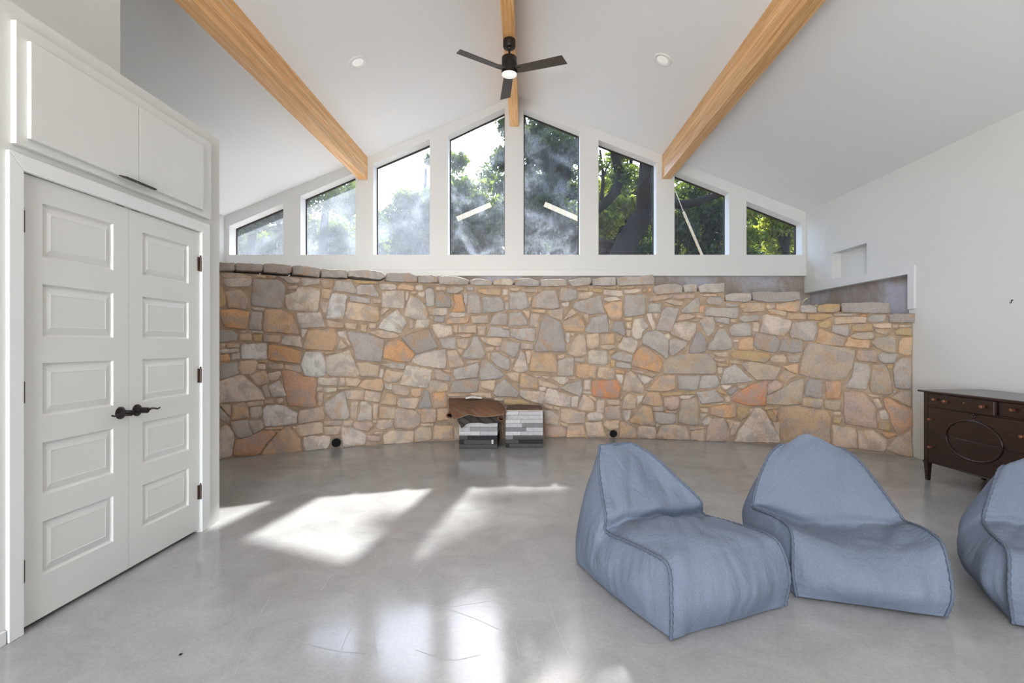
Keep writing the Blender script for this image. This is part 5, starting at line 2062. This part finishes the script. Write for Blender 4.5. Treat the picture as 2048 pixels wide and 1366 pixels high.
tree('young yellow-green tree glowing behind the leaning oak trunk', (2.3, 16.0, gz(0, 16)),
     [([(2.3, 16, 2.4), (2.35, 16, 4.0), (2.5, 16, 5.5), (2.6, 16, 6.6)], [0.09, 0.08, 0.06, 0.03])],
     [((2.6, 16.0, 5.6), (0.9, 0.7, 0.9), 14, 0.40)], 4200, 0.085, 'leaf_yel', 21)
tree('bushy green tree filling the upper half of the window beside the oak trunk', (3.3, 18.0, gz(0, 18)),
     [([(3.3, 18, 2.5), (3.4, 18, 5), (3.7, 18, 8)], [0.14, 0.12, 0.06])],
     [((3.6, 18.0, 7.0), (1.5, 0.9, 2.0), 20, 0.5)], 6500, 0.10, 'leaf_mid', 22)
tree('dark spreading tree outside the window with the leaning pole', (5.9, 16.5, gz(0, 16.5)),
     [([(5.9, 16.5, 2.4), (5.9, 16.5, 4.8), (6.2, 16.5, 6.8)], [0.16, 0.13, 0.06])],
     [((5.6, 16.5, 5.4), (1.3, 0.9, 1.4), 20, 0.55), ((6.0, 17.5, 4.3), (2.0, 0.7, 0.6), 10, 0.5)], 9000, 0.09, 'leaf_dark', 23)
tree('sunlit yellow-green tree outside the small window nearest the wall niche', (7.9, 15.5, gz(0, 15.5)),
     [([(7.9, 15.5, 2.4), (7.9, 15.5, 4.3), (8.1, 15.5, 6)], [0.12, 0.1, 0.05]), ([(7.9, 15.5, 4.0), (7.4, 15.3, 5.0), (7.0, 15.2, 5.3)], [0.06, 0.04, 0.02])],
     [((7.9, 15.5, 5.2), (1.2, 0.8, 1.0), 18, 0.45), ((7.2, 15.8, 4.4), (1.2, 0.5, 0.4), 8, 0.4)], 8500, 0.08, 'leaf_yel', 24)
tree('tall dark oak behind the two windows under the ridge beam', (0.2, 17.5, gz(0, 17.5)),
     [([(0.2, 17.5, 2.6), (0.25, 17.5, 5), (0.1, 17.5, 7.5), (-0.2, 17.5, 9.5)], [0.22, 0.18, 0.13, 0.06]), ([(0.2, 17.5, 5.0), (1.2, 17.3, 6.6), (1.6, 17.2, 8.0)], [0.11, 0.08, 0.04])],
     [((0.5, 17.5, 8.2), (1.5, 1.0, 2.1), 30, 0.55), ((-0.2, 17.2, 5.6), (2.6, 0.9, 1.0), 30, 0.55), ((0.7, 17.6, 7.1), (1.0, 0.6, 0.6), 10, 0.4), ((0.9, 17.4, 4.7), (1.3, 0.5, 0.5), 10, 0.4)], 32000, 0.095, 'leaf_dark', 25)
tree('round-topped green tree outside the tall ridge window on the closet side', (-2.2, 19.0, gz(0, 19)),
     [([(-2.2, 19, 2.7), (-2.1, 19, 5.4), (-2.3, 19, 7.6)], [0.17, 0.14, 0.06])],
     [((-2.2, 19.0, 6.4), (1.3, 0.9, 1.3), 20, 0.55)], 8000, 0.10, 'leaf_mid', 26)
tree('small crowned tree rising over the haziest window', (-4.2, 20.0, gz(0, 20)),
     [([(-4.2, 20, 2.8), (-4.1, 20, 5.5), (-4.0, 20, 8.2)], [0.15, 0.12, 0.05])],
     [((-4.3, 20.0, 6.2), (1.6, 0.9, 1.1), 20, 0.55), ((-3.5, 20.0, 8.5), (0.9, 0.6, 0.45), 7, 0.35)], 8500, 0.10, 'leaf_mid', 27)
tree('leafy branch tree close behind the hazy window under the closet-side beam', (-5.3, 13.0, gz(0, 13)),
     [([(-5.3, 13, 2.4), (-5.2, 13, 4.4), (-4.9, 13, 6.4)], [0.12, 0.1, 0.05])],
     [((-5.2, 13.0, 5.3), (1.0, 0.7, 0.7), 14, 0.42), ((-5.4, 14.0, 4.1), (1.6, 0.6, 0.5), 12, 0.42)], 9000, 0.07, 'leaf_mid', 28)
tree('dark low tree outside the small window nearest the closet', (-6.9, 12.5, gz(0, 12.5)),
     [([(-6.9, 12.5, 2.4), (-6.8, 12.5, 3.8), (-6.6, 12.5, 5)], [0.12, 0.1, 0.05])],
     [((-6.7, 12.5, 4.5), (1.1, 0.7, 0.8), 16, 0.42)], 7000, 0.07, 'leaf_dark', 29)
# wooded slope farther off
for k, (X, Y, zc, rx, rz, mt, lb) in enumerate([
        (-13.0, 25, 5.2, 3.2, 2.4, 'leaf_dark', 'distant dark tree on the wooded slope beyond the windows'), (-8.6, 26, 5.6, 3.0, 2.4, 'leaf_mid', 'distant green tree on the wooded slope beyond the windows'),
        (-4.6, 27, 6.2, 3.0, 2.6, 'leaf_dark', 'distant dark tree on the wooded slope beyond the windows'), (-0.6, 27, 7.4, 3.0, 3.6, 'leaf_dark', 'distant dark tree on the wooded slope beyond the windows'),
        (3.6, 26, 7.0, 2.8, 3.2, 'leaf_dark', 'distant dark tree on the wooded slope beyond the windows'), (7.6, 25, 6.8, 2.8, 3.2, 'leaf_dark', 'distant dark tree on the wooded slope beyond the windows'),
        (11.5, 24, 6.2, 3.0, 3.0, 'leaf_mid', 'distant green tree on the wooded slope beyond the windows'), (15.5, 25, 6.2, 3.2, 3.0, 'leaf_dark', 'distant dark tree on the wooded slope beyond the windows')]):
    tree(lb, (X, Y, gz(X, Y)), [([(X, Y, 2.6), (X + 0.2, Y, zc - 1), (X + 0.1, Y, zc + rz * 0.8)], [0.25, 0.2, 0.08])],
         [((X, Y, zc), (rx, 1.3, rz), 34, 0.95), ((X, Y - 1.5, 4.3), (rx * 1.1, 0.8, 0.9), 14, 0.8)], 15000, 0.15, mt, 40 + k, group='trees on the wooded slope')

# understorey between the near trees and the slope
for k, (X, zc, mt, lb) in enumerate([(-10.5, 5.2, 'leaf_mid', 'leafy green thicket tree behind the nearer oaks'), (-7.0, 5.4, 'leaf_dark', 'dark thicket tree behind the nearer oaks'),
        (-3.6, 5.6, 'leaf_mid', 'leafy green thicket tree behind the nearer oaks'), (-0.4, 6.0, 'leaf_dark', 'dark thicket tree behind the nearer oaks'),
        (2.4, 6.0, 'leaf_dark', 'dark thicket tree behind the nearer oaks'), (5.4, 6.0, 'leaf_mid', 'leafy green thicket tree behind the nearer oaks'),
        (8.4, 5.8, 'leaf_dark', 'dark thicket tree behind the nearer oaks'), (11.6, 5.4, 'leaf_yel', 'yellow-green thicket tree behind the nearer oaks')]):
    Y = 21.6 + 0.5 * math.sin(k * 2.1)
    tree(lb, (X, Y, gz(X, Y)), [([(X, Y, 2.6), (X + 0.1, Y, zc - 1), (X, Y, zc + 0.8)], [0.12, 0.1, 0.04])],
         [((X, Y, zc), (1.9, 0.7, 1.5), 30, 0.6)], 12000, 0.11, mt, 70 + k, group='thicket trees behind the oaks')

# a pale pole leaning outside the seventh window, and two bars added to imitate reflections in the ridge windows
Yp = 8.9
pole = MB().tube([px(1352, 385, Yp + 0.3), px(1367, 424, Yp + 0.2)], 0.006, 8)
pole.tube([px(1367, 424, Yp + 0.2), px(1406, 515, Yp)], 0.022, 10)
pole.tube([px(1406, 515, Yp), Vector((px(1406, 515, Yp).x + 0.35, Yp - 0.02, 2.15))], 0.022, 10)
tag(pole.build('leaning_pole', M['lath'], None, True, R(40)), 'thin pale pole leaning outside the window under the dresser-side beam', 'pole')
for pts, lb in (([(914, 438), (982, 409)], 'tan window reflection built as a bar sloping up towards the ridge behind the dusty pane'), ([(1089, 408), (1162, 440)], 'tan window reflection built as a bar sloping down from the ridge behind the dusty pane')):
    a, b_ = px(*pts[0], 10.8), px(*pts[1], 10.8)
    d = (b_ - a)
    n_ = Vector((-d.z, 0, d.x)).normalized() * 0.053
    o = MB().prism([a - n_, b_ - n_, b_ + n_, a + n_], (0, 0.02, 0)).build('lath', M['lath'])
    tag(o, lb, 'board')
